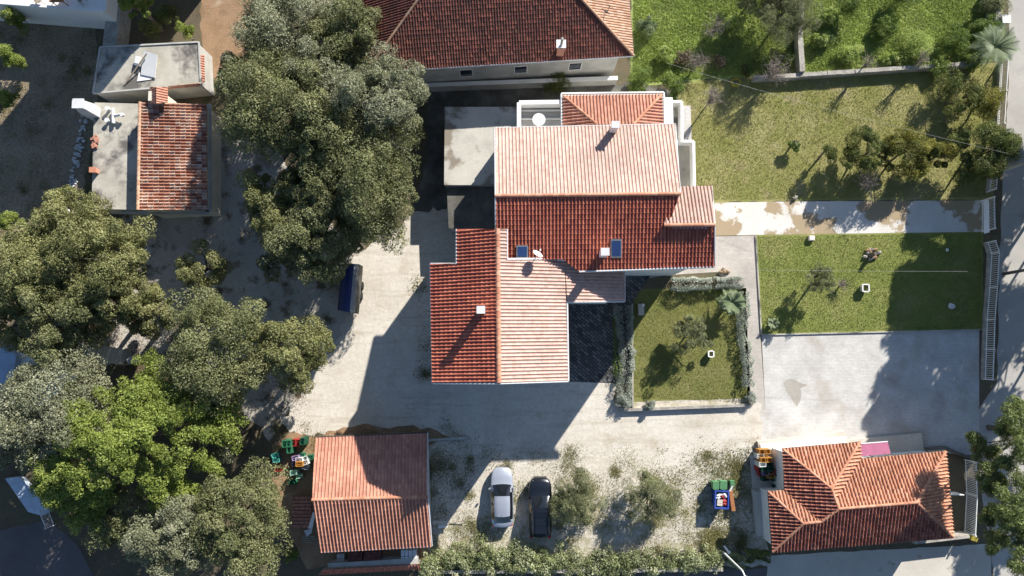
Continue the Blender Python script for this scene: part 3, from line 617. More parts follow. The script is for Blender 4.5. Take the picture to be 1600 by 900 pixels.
# ------------------------------------------------------------------ roofs
def clip_poly(P,a,b_):
    """keep left of a->b; points (u,v,h)"""
    out=[]; ex,ey=b_[0]-a[0],b_[1]-a[1]
    s=lambda p:ex*(p[1]-a[1])-ey*(p[0]-a[0])
    for i,p in enumerate(P):
        q=P[(i+1)%len(P)]; sp,sq=s(p),s(q)
        if sp>=0: out.append(p)
        if (sp>=0)!=(sq>=0):
            t=sp/(sp-sq); out.append(tuple(p[k]+(q[k]-p[k])*t for k in range(3)))
    return out
PROF=[(0,0),(.09,.7),(.27,1),(.45,.7),(.55,0),(1,0)]
def tiled(name,parent,mat,e0,e1,top,polys,tw=.235,course=.33,hh=.085,lift=.04,under='wood',rough=0):
    """corrugated tile surface on the plane through e0,e1 (eave line) and top; entries are (px,py,z) or world Vectors; polys convex lists of px points or Vectors"""
    V=lambda p:p if isinstance(p,Vector) else W(*p)
    A,B,T=V(e0),V(e1),V(top); u=(B-A).normalized(); n=u.cross(T-A).normalized()
    if n.z<0: n=-n
    v=n.cross(u).normalized()
    if v.dot(T-A)<0: v=-v; 
    mb=MB(); um=MB()
    for poly in polys:
        W3=[p if isinstance(p,Vector) else onplane(p[0],p[1],A,n) for p in poly]
        uv=[((p-A).dot(u),(p-A).dot(v)) for p in W3]
        if sum(uv[i][0]*uv[(i+1)%len(uv)][1]-uv[(i+1)%len(uv)][0]*uv[i][1] for i in range(len(uv)))<0: uv=uv[::-1]; W3=W3[::-1]
        dn=n*-.14
        um.v+= [tuple(p+n*-.012) for p in W3]+[tuple(p+dn) for p in W3]; k=len(um.v)-2*len(W3); m_=len(W3)
        um.f+=[tuple(range(k,k+m_)),tuple(range(k+2*m_-1,k+m_-1,-1))]+[(k+i,k+m_+i,k+m_+(i+1)%m_,k+(i+1)%m_) for i in range(m_)]; um.r+=[.5]*(m_+2)
        us=[p[0] for p in uv];vs=[p[1] for p in uv]
        edges=[(uv[i],uv[(i+1)%len(uv)]) for i in range(len(uv))]
        for ci in range(math.floor(min(vs)/course),math.ceil(max(vs)/course)):
            v0=ci*course; v1=v0+course
            for ti in range(math.floor(min(us)/tw),math.ceil(max(us)/tw)):
                rr=random.random(); rj=(rr-.5)*rough; dv=(random.random()-.5)*rough
                fs=[]
                for k in range(5):
                    ua=(ti+PROF[k][0])*tw;ub=(ti+PROF[k+1][0])*tw;ha=PROF[k][1]*hh;hb=PROF[k+1][1]*hh
                    fs.append([(ua,v0+dv,ha+lift+rj),(ub,v0+dv,hb+lift+rj),(ub,v1,hb),(ua,v1,ha)])
                    fs.append([(ua,v0+dv,ha-.005),(ub,v0+dv,hb-.005),(ub,v0+dv,hb+lift+rj),(ua,v0+dv,ha+lift+rj)])
                corners=[(ti*tw,v0-.05),((ti+1)*tw,v0-.05),((ti+1)*tw,v1),(ti*tw,v1)]
                st=0
                for a,b_ in edges:
                    ex,ey=b_[0]-a[0],b_[1]-a[1]; sg=[ex*(c[1]-a[1])-ey*(c[0]-a[0])>=-1e-9 for c in corners]
                    if not any(sg): st=2;break
                    if not all(sg): st=1
                if st==2: continue
                for f in fs:
                    if st==1:
                        for a,b_ in edges:
                            f=clip_poly([p for p in f],a,b_) if len(f)>2 else []
                            if len(f)<3: break
                    if len(f)>=3: mb.face([A+u*p[0]+v*p[1]+n*p[2] for p in f],rr)
    o=mb.build(name,M[mat],parent); um.build('roof_deck',M[under],parent)
    return o
def ridge(parent,p,q,r=.12,name='ridge_cap',mat='cap',seg=.38,up=.05):
    V=lambda p:p if isinstance(p,Vector) else W(*p)
    p,q=V(p),V(q); p=p+Vector((0,0,up)); q=q+Vector((0,0,up)); L=(q-p).length; n=max(1,round(L/seg)); b=MB(); d=(q-p).normalized(); s=Vector((-d.y,d.x,0)).normalized(); up_=d.cross(s); up_=up_ if up_.z>0 else -up_
    for i in range(n):
        a=p.lerp(q,i/n)-d*.03; c=p.lerp(q,(i+1)/n); rr=random.random()
        for k in range(5):
            t0=math.pi*k/5;t1=math.pi*(k+1)/5
            P=lambda o,t,R_:o+s*math.cos(t)*R_+up_*math.sin(t)*R_*.8
            b.face([P(a,t0,r*.86),P(a,t1,r*.86),P(c,t1,r),P(c,t0,r)][::-1],rr)
        b.face([P(c,math.pi*k/5,r) for k in range(6)],rr)
    return b.build(name,M[mat],parent)
def line(parent,p,q,r,mat,name='gutter',dz=0,n=6):
    V=lambda p:p if isinstance(p,Vector) else W(*p)
    z=Vector((0,0,dz)); return MB().tube([V(p)+z,V(q)+z],r,n,.5).build(name,M[mat],parent)
def window(parent,c,wd,h,nrm,frame='white',gl='glass'):
    """window on a wall: c centre on wall face, nrm outward xy"""
    n=Vector((nrm[0],nrm[1],0)).normalized(); s=Vector((-n.y,n.x,0)); c=Vector(c)
    f=MB(); 
    for a in(-1,1): f.bar(c+s*a*wd/2+n*.02-Vector((0,0,h/2)),c+s*a*wd/2+n*.02+Vector((0,0,h/2)),.07,.07)
    for a in(-1,1): f.bar(c-s*wd/2+n*.02+Vector((0,0,a*h/2)),c+s*wd/2+n*.02+Vector((0,0,a*h/2)),.07,.07)
    fo=f.build('window',M[frame],parent)
    MB().bar(c-s*wd*.47+n*.012,c+s*wd*.47+n*.012,.02,h*.96).build('pane',M[gl],fo)
    return fo
# ------------------------------------------------------------------ MAIN HOUSE
mh=thing('main_house','large multi-level house with pinkish tiled roofs and red south slopes, centre','house',W(880,420,0))
RZ=11.1;NE=9.5;SE=9.5;WZ=10.8;WE=9.2
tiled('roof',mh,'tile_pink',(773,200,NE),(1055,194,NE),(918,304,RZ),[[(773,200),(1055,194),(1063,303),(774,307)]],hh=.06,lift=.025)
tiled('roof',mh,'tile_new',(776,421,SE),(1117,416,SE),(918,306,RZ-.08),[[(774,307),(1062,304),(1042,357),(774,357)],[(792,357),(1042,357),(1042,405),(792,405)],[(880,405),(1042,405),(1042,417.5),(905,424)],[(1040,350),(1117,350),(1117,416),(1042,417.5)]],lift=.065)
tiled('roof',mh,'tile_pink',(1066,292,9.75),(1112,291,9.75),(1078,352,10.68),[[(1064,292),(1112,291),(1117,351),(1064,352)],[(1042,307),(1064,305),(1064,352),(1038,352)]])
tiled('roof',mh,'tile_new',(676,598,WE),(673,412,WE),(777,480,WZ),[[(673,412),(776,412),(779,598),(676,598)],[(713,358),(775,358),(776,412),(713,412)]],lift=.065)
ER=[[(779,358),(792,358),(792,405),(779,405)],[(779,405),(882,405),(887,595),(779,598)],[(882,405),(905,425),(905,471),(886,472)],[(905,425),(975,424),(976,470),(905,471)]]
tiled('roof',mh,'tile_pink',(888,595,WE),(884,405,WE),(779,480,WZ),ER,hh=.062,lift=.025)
# lower north hip
tiled('roof',mh,'tile_mid',(880,150,7.2),(1034,148,7.2),(960,194,7.95),[[(880,150),(1034,148),(990,195),(932,195)]])
tiled('roof',mh,'tile_mid',(880,195,7.2),(880,150,7.2),(932,194,7.95),[[(880,150),(932,195),(880,196)]])
tiled('roof',mh,'tile_mid',(1034,148,7.2),(1036,195,7.2),(990,194,7.95),[[(1034,148),(1036,195),(990,195)]])
ridge(mh,(774,306,RZ),(1063,303,RZ),.13); ridge(mh,(1038,352,10.68),(1117,351.5,10.68),.13)
ridge(mh,(777.5,358,WZ),(779.5,598,WZ),.16)
ridge(mh,(880,150,7.2),(932,194,7.95),.1); ridge(mh,(1034,148,7.2),(990,194,7.95),.1)
line(mh,(773,200,NE),(1055,194,NE),.06,'gutter'); line(mh,(905,424.5,SE),(1117,417,SE),.07,'gutter')
line(mh,(676,599,WE),(672.5,412,WE),.06,'gutter'); line(mh,(672.5,412,WE),(713,412,WE+.7),.05,'gutter',name='verge_trim'); line(mh,(713,412,9.9),(713,358,9.9),.05,'gutter')
line(mh,(888,595,WE),(886,472,WE),.07,'gutter'); line(mh,(886,472,WE),(976,471,7.65),.06,'gutter',name='verge_trim'); line(mh,(976,471,7.65),(975.5,424,7.65),.07,'gutter')
line(mh,(676,599,WE),(779,599.5,WZ),.06,'gutter',name='verge_trim'); line(mh,(779,599.5,WZ),(888,596,WE),.06,'gutter',name='verge_trim')
line(mh,(792,405,10.6),(880,404.5,9.25),.08,'gutter',name='verge_trim'); line(mh,(792.5,358,10.6),(792.5,405,10.6),.05,'gutter',name='verge_trim')
line(mh,(773,200,NE),(774,306,RZ),.06,'gutter',name='verge_trim'); line(mh,(1055,194,NE),(1063,303,RZ),.05,'gutter',name='verge_trim')
line(mh,(774,308,RZ),(774.5,357,10.4),.06,'gutter',name='verge_trim'); line(mh,(1117,352,10.6),(1117,417,SE),.05,'gutter',name='verge_trim')
line(mh,(1112,291,9.75),(1117,351,10.6),.05,'gutter',name='verge_trim')
# walls
x0=W(773,200,NE).x+.35; x1=W(1063,303,RZ).x-.5; x2=W(1117,352,10.6).x-.35; yN=W(900,197,NE).y-.5; yR=W(900,305,RZ).y; yS=W(900,420,SE).y+.55; yR2=W(1080,352,10.6).y; yN2=W(1080,292,9.75).y-.4
def extx(b,prof,xa,xb):
    n=len(prof); k=len(b.v); b.v+=[(xa,y,z) for y,z in prof]+[(xb,y,z) for y,z in prof]
    b.f+=[tuple(range(k,k+n))[::-1],tuple(range(k+n,k+2*n))]+[(k+i,k+(i+1)%n,k+n+(i+1)%n,k+n+i) for i in range(n)]; b.r+=[.5]*(n+2)
def exty(b,prof,ya,yb):
    n=len(prof); k=len(b.v); b.v+=[(x,ya,z) for x,z in prof]+[(x,yb,z) for x,z in prof]
    b.f+=[tuple(range(k,k+n)),tuple(range(k+n,k+2*n))[::-1]]+[(k+i,k+n+i,k+n+(i+1)%n,k+(i+1)%n) for i in range(n)]; b.r+=[.5]*(n+2)
wb=MB(); extx(wb,[(yS,0),(yN,0),(yN,NE-.05),(yR,RZ-.25),(yS,SE-.05)],x0,x1); wb.build('wall',M['white'],mh)
wb=MB(); extx(wb,[(yS,0),(yN2,0),(yN2,9.6),(yR2,10.4),(yS,SE-.06)],x1,x2); wb.build('wall',M['white'],mh)
xw=W(674,500,WE).x+.45; xr=W(778,500,WZ).x; xe=W(888,500,WE).x-.4; yW=W(780,598,WZ).y+.5; yWn=W(690,412,WE).y-.4
wb=MB(); exty(wb,[(xw,0),(xe,0),(xe,WE-.1),(xr,WZ-.25),(xw,WE-.1)],yW,yWn); wb.build('wall',M['white'],mh)
xw2=W(713,380,9.9).x+.4; yW2=W(740,358,10).y-.4
wb=MB(); exty(wb,[(xw2,0),(xr+.25,0),(xr+.25,10.35),(xr,WZ-.3),(xw2,9.55)],yWn,yW2); wb.build('wall',M['white'],mh)
xe2=W(976,450,7.65).x-.4; yE2=W(930,471,8.2).y+.35
wb=MB(); exty(wb,[(xe,0),(xe2,0),(xe2,7.45),(xe,WE-.15)],yE2,yS); wb.build('wall',M['white'],mh)
for i in range(3): window(mh,(x2,yS+1+i*1.3,7.6 if i!=1 else 4.4),.9,1.2,(1,0))
for xx in(1.5,5,9): window(mh,(x0+xx,yS,7.4),1.1,1.3,(0,-1)); window(mh,(x0+xx,yN,8.4),1.0,.8,(0,1))
for xx in(-3.6,-1.2,1.4): window(mh,(xx,yW,7.2),1.0,1.3,(0,-1)); window(mh,(xx,yW,4),1.0,1.3,(0,-1))
for yy in(2.5,.2,5): window(mh,(xw,yy,7),1.0,1.3,(-1,0)) if yW<yy<yWn else None
# terrace at the north-west corner of the house
def parapet(parent,pts,z0,z1,t=.18,mat='white'):
    for i in range(len(pts)-1):
        p=W(pts[i][0],pts[i][1],z1);q=W(pts[i+1][0],pts[i+1][1],z1); b=MB(); b.bar((p.x,p.y,(z0+z1)/2),(q.x,q.y,(z0+z1)/2+.001*i),t,z1-z0); b.build('parapet',M[mat],parent)
fl=[W(a,b_,6.2) for a,b_ in((811,160),(877,159),(877,215),(811,215))]
MB().prism(fl,0,6.2).build('terrace',M['greywall'],mh)
parapet(mh,[(811,205),(811,160),(880,159)],6.15,7.1,.3); 
for y in(173,186): p,q=W(814,y,6.3),W(878,y-.6,6.3); MB().bar(p,q,.11,.1).build('floor_divider',M['white'],mh)
MB().prism([W(a,b_,6.9) for a,b_ in((877,146),(1038,144),(1040,215),(877,215))],0,6.9).build('wall',M['white'],mh)
line(mh,(877,146.5,7.15),(1037,144.5,7.15),.09,'white'); line(mh,(877,146.5,7.15),(878,197,7.15),.08,'white',name='verge_trim'); line(mh,(1037,144.5,7.15),(1038,193,7.15),.08,'white',name='verge_trim')
MB().prism([W(a,b_,6.6) for a,b_ in((1038,152),(1051,152),(1053,215),(1038,215))],0,6.6).build('wing_slab',M['white'],mh)
# east balconies
MB().prism([W(a,b_,3.3) for a,b_ in((1046,160),(1063,160),(1065,222),(1046,222))],0,3.3).build('balcony',M['slab'],mh); parapet(mh,[(1048,158.5),(1065.5,158.5),(1066,222)],3.25,4.2,.2)
MB().prism([W(a,b_,3.1) for a,b_ in((1046,222),(1081,222),(1084,300),(1046,300))],0,3.1).build('balcony',M['slab'],mh); parapet(mh,[(1050,220.5),(1084,220.5),(1085.5,296)],3.05,4.0,.2)
MB().prism([W(a,b_,.25) for a,b_ in((1066,165),(1079,165),(1081,222),(1066,222))],0,.25).build('step',M['paver'],mh)
# west annex
an=thing('flat_roof_annex','flat pale stained concrete roof block on the west side of the main house','building',W(740,230,0))
yA=W(700,289,2.9).y; xA=x0-.003
aw=[W(695,167,2.9),W(808,166,2.9),W(808,205,2.9)]; aw=[(aw[0].x,aw[0].y),(fl[0].x-.01,aw[0].y),(fl[0].x-.01,yN+.01),(xA,yN+.01),(xA,yA),(aw[0].x,yA)]
MB().prism([(p[0]+(.12 if p[0]<-3 else 0),p[1]) for p in aw],0,2.72).build('wall',M['greywall'],an)
MB().prism(aw,2.72,2.9).build('roof_slab',M['slab2'],an)
for i in range(2): window(an,(aw[0][0]+.115,yA+1.5+i*2.4,1.6),.9,.9,(-1,0))
la=thing('low_annex','lower dark concrete roof strip between annex and tiled west wing','building',W(735,320,0))
pl=[W(700,291,2.4),W(776,291,2.4),W(776,357,2.4),W(703,357,2.4)]; pl=[(pl[0].x,yA-.01),(xA,yA-.01),(xA,pl[2].y),(pl[3].x,pl[3].y)]
MB().prism([(p[0],p[1]) for p in pl],0,2.25).build('wall',M['greywall'],la); MB().prism([(p[0]-(.1 if p[0]<-3 else 0),p[1]) for p in pl],2.25,2.4).build('roof_slab',M['slab3'],la)
# chimneys
def planeat(px,py,e0,e1,top):
    A,B,T=W(*e0),W(*e1),W(*top); n=(B-A).cross(T-A).normalized(); return onplane(px,py,A,n)
def chimney(parent,px,py,pl,wx,wy,h,body='white',capc='gutter',rz=0):
    c=planeat(px,py,*pl); o=MB().box((c.x,c.y,c.z+h/2-.3),(wx,wy,h+.6),rz).build('chimney',M[body],parent)
    b=MB().box((c.x,c.y,c.z+h+.22),(wx+.12,wy+.12,.06),rz)
    for a in(-1,1):
        for d in(-1,1): b.box((c.x+a*wx*.36,c.y+d*wy*.36,c.z+h+.1),(.09,.09,.2))
    b.build('chimney_cap',M[capc],o); return c
NP=((773,200,NE),(1055,194,NE),(918,304,RZ)); SP=((776,421,SE),(1117,416,SE),(918,306,RZ)); WP=((676,598,WE),(673,412,WE),(777,480,WZ)); EP=((888,595,WE),(884,405,WE),(779,480,WZ))
chimney(mh,957,205,NP,.42,.34,1.15); chimney(mh,941,398,SP,.44,.38,1.2); chimney(mh,753,486,WP,.42,.36,1.25)
def skylight(px0,py0,px1,py1,pl,tilt=0):
    P=[planeat(a,b_,*pl)+Vector((0,0,.1)) for a,b_ in((px0,py1),(px1,py1),(px1,py0),(px0,py0))]
    if tilt: P[0]+=Vector((0,0,tilt));P[1]+=Vector((0,0,tilt))
    n=Vector((0,0,.09)); o=MB().hexa([p-n for p in P],[p+n*.6 for p in P]).build('skylight',M['metal_grey'],mh)
    c=sum(P,Vector())/4; Q=[c+(p-c)*.8+Vector((0,0,.065)) for p in P]; MB().hexa([q-n*.3 for q in Q],[q+n*.1 for q in Q]).build('pane',M['skyglass'],o)
skylight(954,374,971,403,SP); skylight(807,384,825,404,SP,.12)
def dish(parent,px,py,z,r,az,mat='white'):
    c=W(px,py,z); o=MB().tube([c+Vector((0,0,-.7)),c],.03,6).build('antenna_mast',M['metal_grey'],parent)
    b=MB(); d=Vector((math.sin(az)*.85,math.cos(az)*.85,.5)).normalized(); s=d.cross(Vector((0,0,1))).normalized(); u=s.cross(d)
    for k in range(3):
        for j in range(16):
            P=lambda k,j:c+(s*math.cos(j*math.pi/8)+u*math.sin(j*math.pi/8))*r*k/3+d*(.12+.22*r*(k/3)**2)
            b.face([P(k,j),P(k+1,j),P(k+1,j+1),P(k,j+1)] if k else [P(0,0),P(1,j),P(1,j+1)])
    b.build('satellite_dish',M[mat],o); MB().tube([c+d*.1-u*r,c+d*(r*1.4)],.02,5).box(tuple(c+d*(r*1.45)),(.09,.09,.12)).build('feed_arm',M[mat],o)
dish(mh,838,400,10.7,.36,R(35))
# antenna mast base of the dish casts its thin shadow on the wing roof
# ------------------------------------------------------------------ TOP HOUSE
A=W(990,87,5.6); B=W(572,113,5.6); u=(A-B).normalized(); n=Vector((-u.y,u.x,0)); D=15; s=.43
Cc=A+n*D; Dd=B+n*D; r1=A-u*D/2+n*D/2+Vector((0,0,s*D/2)); r0=B+u*D/2+n*D/2+Vector((0,0,s*D/2))
th=thing('hipped_house','old house with large dark brown mossy hipped roof, top centre','house',((A+B)/2-Vector((0,0,5.6))))
tiled('roof',th,'tile_old',B,A,r0,[[B,A,r1,r0]],.2,.3,.035,.02,rough=.02); tiled('roof',th,'tile_oldpale',A,Cc,r1,[[A,Cc,r1]],.2,.3,.05,.03); tiled('roof',th,'tile_old',Dd,B,r0,[[Dd,B,r0]],.2,.3,.06,.04); tiled('roof',th,'tile_oldpale',Cc,Dd,r1,[[Cc,Dd,r0,r1]],.2,.3,.05,.03)
for p,q in((A,r1),(B,r0),(Cc,r1),(Dd,r0),(r0,r1)): ridge(th,p,q,.1,mat='tile_oldpale')
line(th,B-Vector((0,0,.05)),A-Vector((0,0,.05)),.07,'gutter'); line(th,A-Vector((0,0,.05)),Cc-Vector((0,0,.05)),.06,'gutter_dark')
i_=.75; wl=[B+(u+n)*i_,A+(n-u)*i_,Cc-(u+n)*i_,Dd+(u-n)*i_]; MB().prism(wl,0,5.45).build('wall',M['greywall'],th)
for k in range(4): c=B+n*i_+u*(3+k*4.3); window(th,(c.x,c.y,2.6),1.0,1.3,(-n.x,-n.y))
# chimney with steel pipe: brick body
nn_=(A-B).cross(r0-B).normalized(); cb=onplane(875,82,B,nn_)
o=MB().box((cb.x,cb.y,cb.z+.4),(.55,.5,1.5)).build('chimney',M['tile_mid'],th); MB().box((cb.x,cb.y+.1,cb.z+1.2),(.7,.6,.12)).build('chimney_cap',M['white'],o); MB().tube([(cb.x,cb.y,cb.z+1.2),(cb.x+.02,cb.y,cb.z+2.3)],.1,10).build('flue_pipe',M['metal_grey'],o)
dish(th,945,22,8.4,.42,R(35),'metal_dark')
# terrace in front
ft=thing('front_terrace_wall','pale low wall running below the dark brown roof','wall',W(820,130,0))
p,q=W(668,133,1.2),W(965,122,1.2); MB().bar((p.x,p.y,.6),(q.x,q.y,.6),.22,1.2).build('masonry',M['greywall'],ft); MB().bar((p.x,p.y,1.23),(q.x,q.y,1.23),.32,.06).build('coping',M['white'],ft)
# ------------------------------------------------------------------ OLD HOUSE (left)
oh=thing('old_house','small old house with two flat concrete roofs and one tiled slope, upper left','house',W(235,200,0))
N=[(157,74),(311,66),(314,131),(262,136),(146,146)]; Np=[W(a,b_,2.6) for a,b_ in N]; MB().prism(Np,2.42,2.6).build('flat_roof',M['slab'],oh)
ctr=sum(Np,Vector())/5; MB().prism([ctr+(p-ctr)*.975 for p in Np],0,2.42).build('wall',M['greywall'],oh)
b=MB(); 
for i in range(5): p,q=Np[i],Np[(i+1)%5]; b.bar((p.x,p.y,2.62),(q.x,q.y,2.621+i*.001),.12,.12)
b.build('roof_kerb',M['greywall'],oh)
Sp=[W(a,b_,2.6) for a,b_ in((147,160),(218,162),(218,328),(143,326))]; MB().prism(Sp,2.42,2.6).build('flat_roof',M['slab'],oh); ctr=sum(Sp,Vector())/4; MB().prism([ctr+(p-ctr)*.975 for p in Sp],0,2.42).build('wall',M['cream'],oh)
tiled('roof',oh,'tile_mix',(323,164,2.9),(324,327,2.9),(218,240,3.9),[[(219,160),(323,163),(324,328),(216,328)]],.25,.38,.11,.06,rough=.07)
ridge(oh,(219,160,3.95),(216,328,3.95),.13,mat='tile_oldpale')
p=[W(218,163,3.9),W(322,166,2.8),W(322,326,2.8),W(217,326,3.9)]
wb=MB(); wb.hexa([(v.x,v.y,0) for v in p][::-1],[(v.x,v.y,v.z-.2) for v in p][::-1]); wb.build('wall',M['cream'],oh)
q0,q1=W(326,163,2.3),W(326,331,2.3); MB().bar(q0,q1,.45,.12).build('eave_slab',M['greywall'],oh); q0,q1=W(190,331,2.3),W(328,332,2.3); MB().bar(q0,q1,.3,.12).build('eave_slab',M['greywall'],oh)
# tiled-hood chimney
cc=W(249,160,3.6); o=MB().box((cc.x,cc.y+.25,2.6),(1.0,.75,3.4)).build('chimney',M['cream'],oh)
tiled('chimney_hood',o,'tile_mid',(236,162,4.1),(236,136,4.1),(243,148,4.5),[[(235,136),(244,136),(244,162),(235,162)]],.2,.3,.06,.03); tiled('chimney_hood',o,'tile_mid',(262,136,4.1),(262,162,4.1),(246,148,4.6),[[(244,136),(262,136),(262,160),(244,162)]],.2,.3,.06,.03)
# red edge tiles
tiled('edge_tiles',oh,'tile_mid',(322,88,2.3),(322,128,2.3),(313,108,2.6),[[(313,86),(319,86),(320,128),(313,130)]],.2,.3,.06,.03)
tiled('edge_tiles',oh,'tile_mid',(262,139,2.5),(313,135,2.5),(290,132,2.75),[[(262,135),(312,130),(313,134),(262,139)]],.2,.3,.06,.03)
# white leaning chimney/fireplace
wc0,wc1=W(158,186,0),W(128,157,0)
cf=Vector((W(147,176,2.6).x,W(147,176,2.6).y,0))
o=MB().box((cf.x,cf.y,1.75),(1.0,.8,3.5)).build('chimney',M['gutter'],oh); MB().hexa([(cf.x-.5,cf.y-.4,3.5),(cf.x+.5,cf.y-.4,3.5),(cf.x+.5,cf.y+.4,3.5),(cf.x-.5,cf.y+.4,3.5)],[(cf.x-.35,cf.y-.3,4.4),(cf.x+.35,cf.y-.3,4.4),(cf.x+.35,cf.y+.3,4.4),(cf.x-.35,cf.y+.3,4.4)]).build('chimney_stack',M['gutter'],o)
b=MB(); b.box((cf.x,cf.y,4.6),(.85,.75,.1)); [b.box((cf.x+a*.28,cf.y+d*.24,4.48),(.1,.1,.2)) for a in(-1,1) for d in(-1,1)]; b.build('chimney_cap',M['gutter'],o)
# things lying on the roofs
def v3(px,py,z): return W(px,py,z)
t=thing('vent_pipes','cluster of pale vent pipes standing by the white chimney','pipes',v3(180,182,2.6))
for (x,y,h) in((172,172,.35),(171,190,.3)): c=v3(x,y,2.6); MB().tube([c,c+Vector((0,0,h))],.13,10).tube([c+Vector((0,0,h)),c+Vector((0,0,h+.1))],.18,10).build('vent_cap',M['gutter'],t)
c=v3(178,181,2.9); MB().tube([c+Vector((-.1,.6,0)),c+Vector((0,-.6,0))],.13,8).tube([c,c+Vector((.75,.05,.2))],.12,8).build('pipe_body',M['gutter'],t); c=v3(192,180,3.0); MB().tube([c,c+Vector((0,0,.2))],.15,10).build('vent_cap',M['gutter'],t)
b=MB(); P=[v3(x,y,2.9) for x,y in((228,82),(249,88),(241,120),(218,115))]; P[3].z=P[2].z=2.75; P[0].z=P[1].z=3.2
b.hexa([p-Vector((0,0,.05)) for p in P],P); tag(b.build('roofing_sheet',M['metal_white']),'large white sheet propped up on the flat concrete roof','panel')
b=MB(); P=[v3(x,y,2.66) for x,y in((217,113),(239,120),(236,124),(214,127))]; b.hexa([p-Vector((0,0,.05)) for p in P],P); tag(b.build('roofing_sheet',M['metal_white']),'small white sheet lying under the larger one on the flat roof','panel')
tag(MB().box((*v3(216,96,2.8).xy,2.8),(.4,.7,.35),R(-8)).box((*v3(216,96,2.8).xy,3.0),(.3,.5,.06),R(-8)).build('plastic_box',M['gutter']),'pale grey box lying left of the white sheets','box')
p,q=v3(195,132,2.66),v3(229,84,3.3); tag(MB().bar(p,q,.1,.06).build('plank',M['wood']),'long plank leaning against the white sheet on the flat roof','plank')
t=thing('chimney_pot','small terracotta stub chimney on the left flat roof','chimney',v3(151,267,2.6)); c=v3(151,268,2.6); MB().box((c.x,c.y,c.z+.25),(.4,.35,.5)).build('pot_body',M['tile_mid'],t); MB().box((c.x,c.y,c.z+.53),(.5,.42,.06)).build('pot_cap',M['cap'],t)
t=thing('stacked_bricks','heap of old red roof tiles on the left flat roof','tiles',v3(150,225,2.6)); b=MB()
for i in range(22): c=v3(150+random.uniform(-4,4),222+random.uniform(-9,9),2.6); b.box((c.x,c.y,2.65+random.random()*.2),(.35,.16,.06),random.uniform(0,3))
b.build('tiles',M['tile_mid'],t)
# ------------------------------------------------------------------ TERRACE HOUSE (top left)
hh=thing('terrace_house','white house with sunlit roof terrace at the top left corner','house',W(80,-20,0))
P=[W(a,b_,3.0) for a,b_ in((-80,-150),(180,-150),(166,21),(0,8),(-80,1))]; MB().prism(P,0,3.0).build('wall',M['white'],hh)
p=[W(a,b_,3.0) for a,b_ in((-78,1),(0,8),(166,21),(178,-148))]; b=MB(); [b.bar((p[i].x,p[i].y+.1,3.12),(p[i+1].x-.1,p[i+1].y+.1,3.121+.002*i),.2,.25) for i in range(3)]; b.build('parapet',M['white'],hh)
P=[Vector(((a-800)/19.5,(545-b_)/19.5,0)) for a,b_ in((208,-92),(344,-92),(344,-136),(208,-136))]; MB().prism(P,0,15.5).build('shade_block',M['cream'],hh)  # unseen tall slab, added and shaped to throw shade over the field
def chair(label,px,py,z,rz,mat='wood'):
    c=W(px,py,z); t=thing('garden_chair',label,'chair',c,rz,'chairs on the roof terrace')
    MB().box((0,0,.44),(.5,.5,.04)).build('seat',M[mat],t,True); MB().hexa([(-.25,.2,.46),(.25,.2,.46),(.25,.25,.46),(-.25,.25,.46)],[(-.25,.35,.95),(.25,.35,.95),(.25,.4,.95),(-.25,.4,.95)]).build('backrest',M[mat],t,True)
    for a in(-.22,.22):
        for d in(-.22,.22): MB().box((a,d,.21),(.04,.04,.42)).build('leg',M[mat],t,True)
chair('wooden garden chair on the sunlit terrace, left of the table',64,4,3.0,.5); chair('wooden garden chair right of the terrace table',130,2,3.0,-.6)
t=thing('garden_table','wooden table on the sunlit terrace between two chairs','table',W(98,3,3.0)); c=W(98,3,3.0); MB().box((c.x,c.y,3.72),(1.1,.8,.05)).build('tabletop',M['rust'],t)
for a in(-.45,.45):
    for d in(-.3,.3): MB().box((c.x+a,c.y+d,3.35),(.06,.06,.7)).build('leg',M['wood'],t)
t=thing('garden_wall','old stone wall running down from the top edge to the old house','wall',W(180,40,0)); P=[W(a,b_,1.6) for a,b_ in((172,-30),(193,-30),(182,70),(160,72))]; MB().prism(P,0,1.6).build('masonry',M['stonewall'],t)
# ------------------------------------------------------------------ BARN
bn=thing('barn','plain barn with red tiled gable roof beside the parked cars','barn',W(580,770,0)); BE=3.1;BR=4.6
tiled('roof',bn,'tile_mid',(493,684,BE),(667,677,BE),(580,779,BR),[[(493,684),(667,677),(668,776),(488,781)]],.25,.36,.07,.035)
tiled('roof',bn,'tile_mid',(501,862,BE),(674,853,BE),(580,779,BR),[[(488,781),(668,776),(674,853),(501,862)]],.25,.36,.11,.055)
ridge(bn,(488,781,BR),(669,776,BR),.13); line(bn,(493,683,BE),(667,676,BE),.06,'gutter_dark'); line(bn,(501,862.5,BE),(674,853.5,BE),.06,'gutter'); line(bn,(668,677,BE),(668.5,776,BR),.05,'gutter',name='verge_trim'); line(bn,(668.5,776,BR),(675,853,BE),.05,'gutter',name='verge_trim')
a0,a1,a2,a3=W(493,684,BE),W(667,677,BE),W(674,853,BE),W(501,862,BE); rr0,rr1=W(488,781,BR),W(668,776,BR)
ctr=(a0+a1+a2+a3)/4; f=lambda p,z:Vector((*(ctr+(p-ctr)*.93).xy,z)); wb=MB(); lo=[f(p,0) for p in(a0,a1,a2,a3)]; hi=[f(p,3.0) for p in(a0,a1,a2,a3)]; R0,R1=f(rr0,4.35),f(rr1,4.35)
for i in range(4): j=(i+1)%4; wb.face([lo[i],lo[j],hi[j],hi[i]])
wb.face([hi[0],hi[3],R0]);wb.face([hi[1],R1,hi[2]]); wb.build('wall',M['greywall'],bn)
window(bn,tuple((lo[0]*.7+lo[1]*.3)+Vector((0,0,1.7))),1,1,(0.05,1))
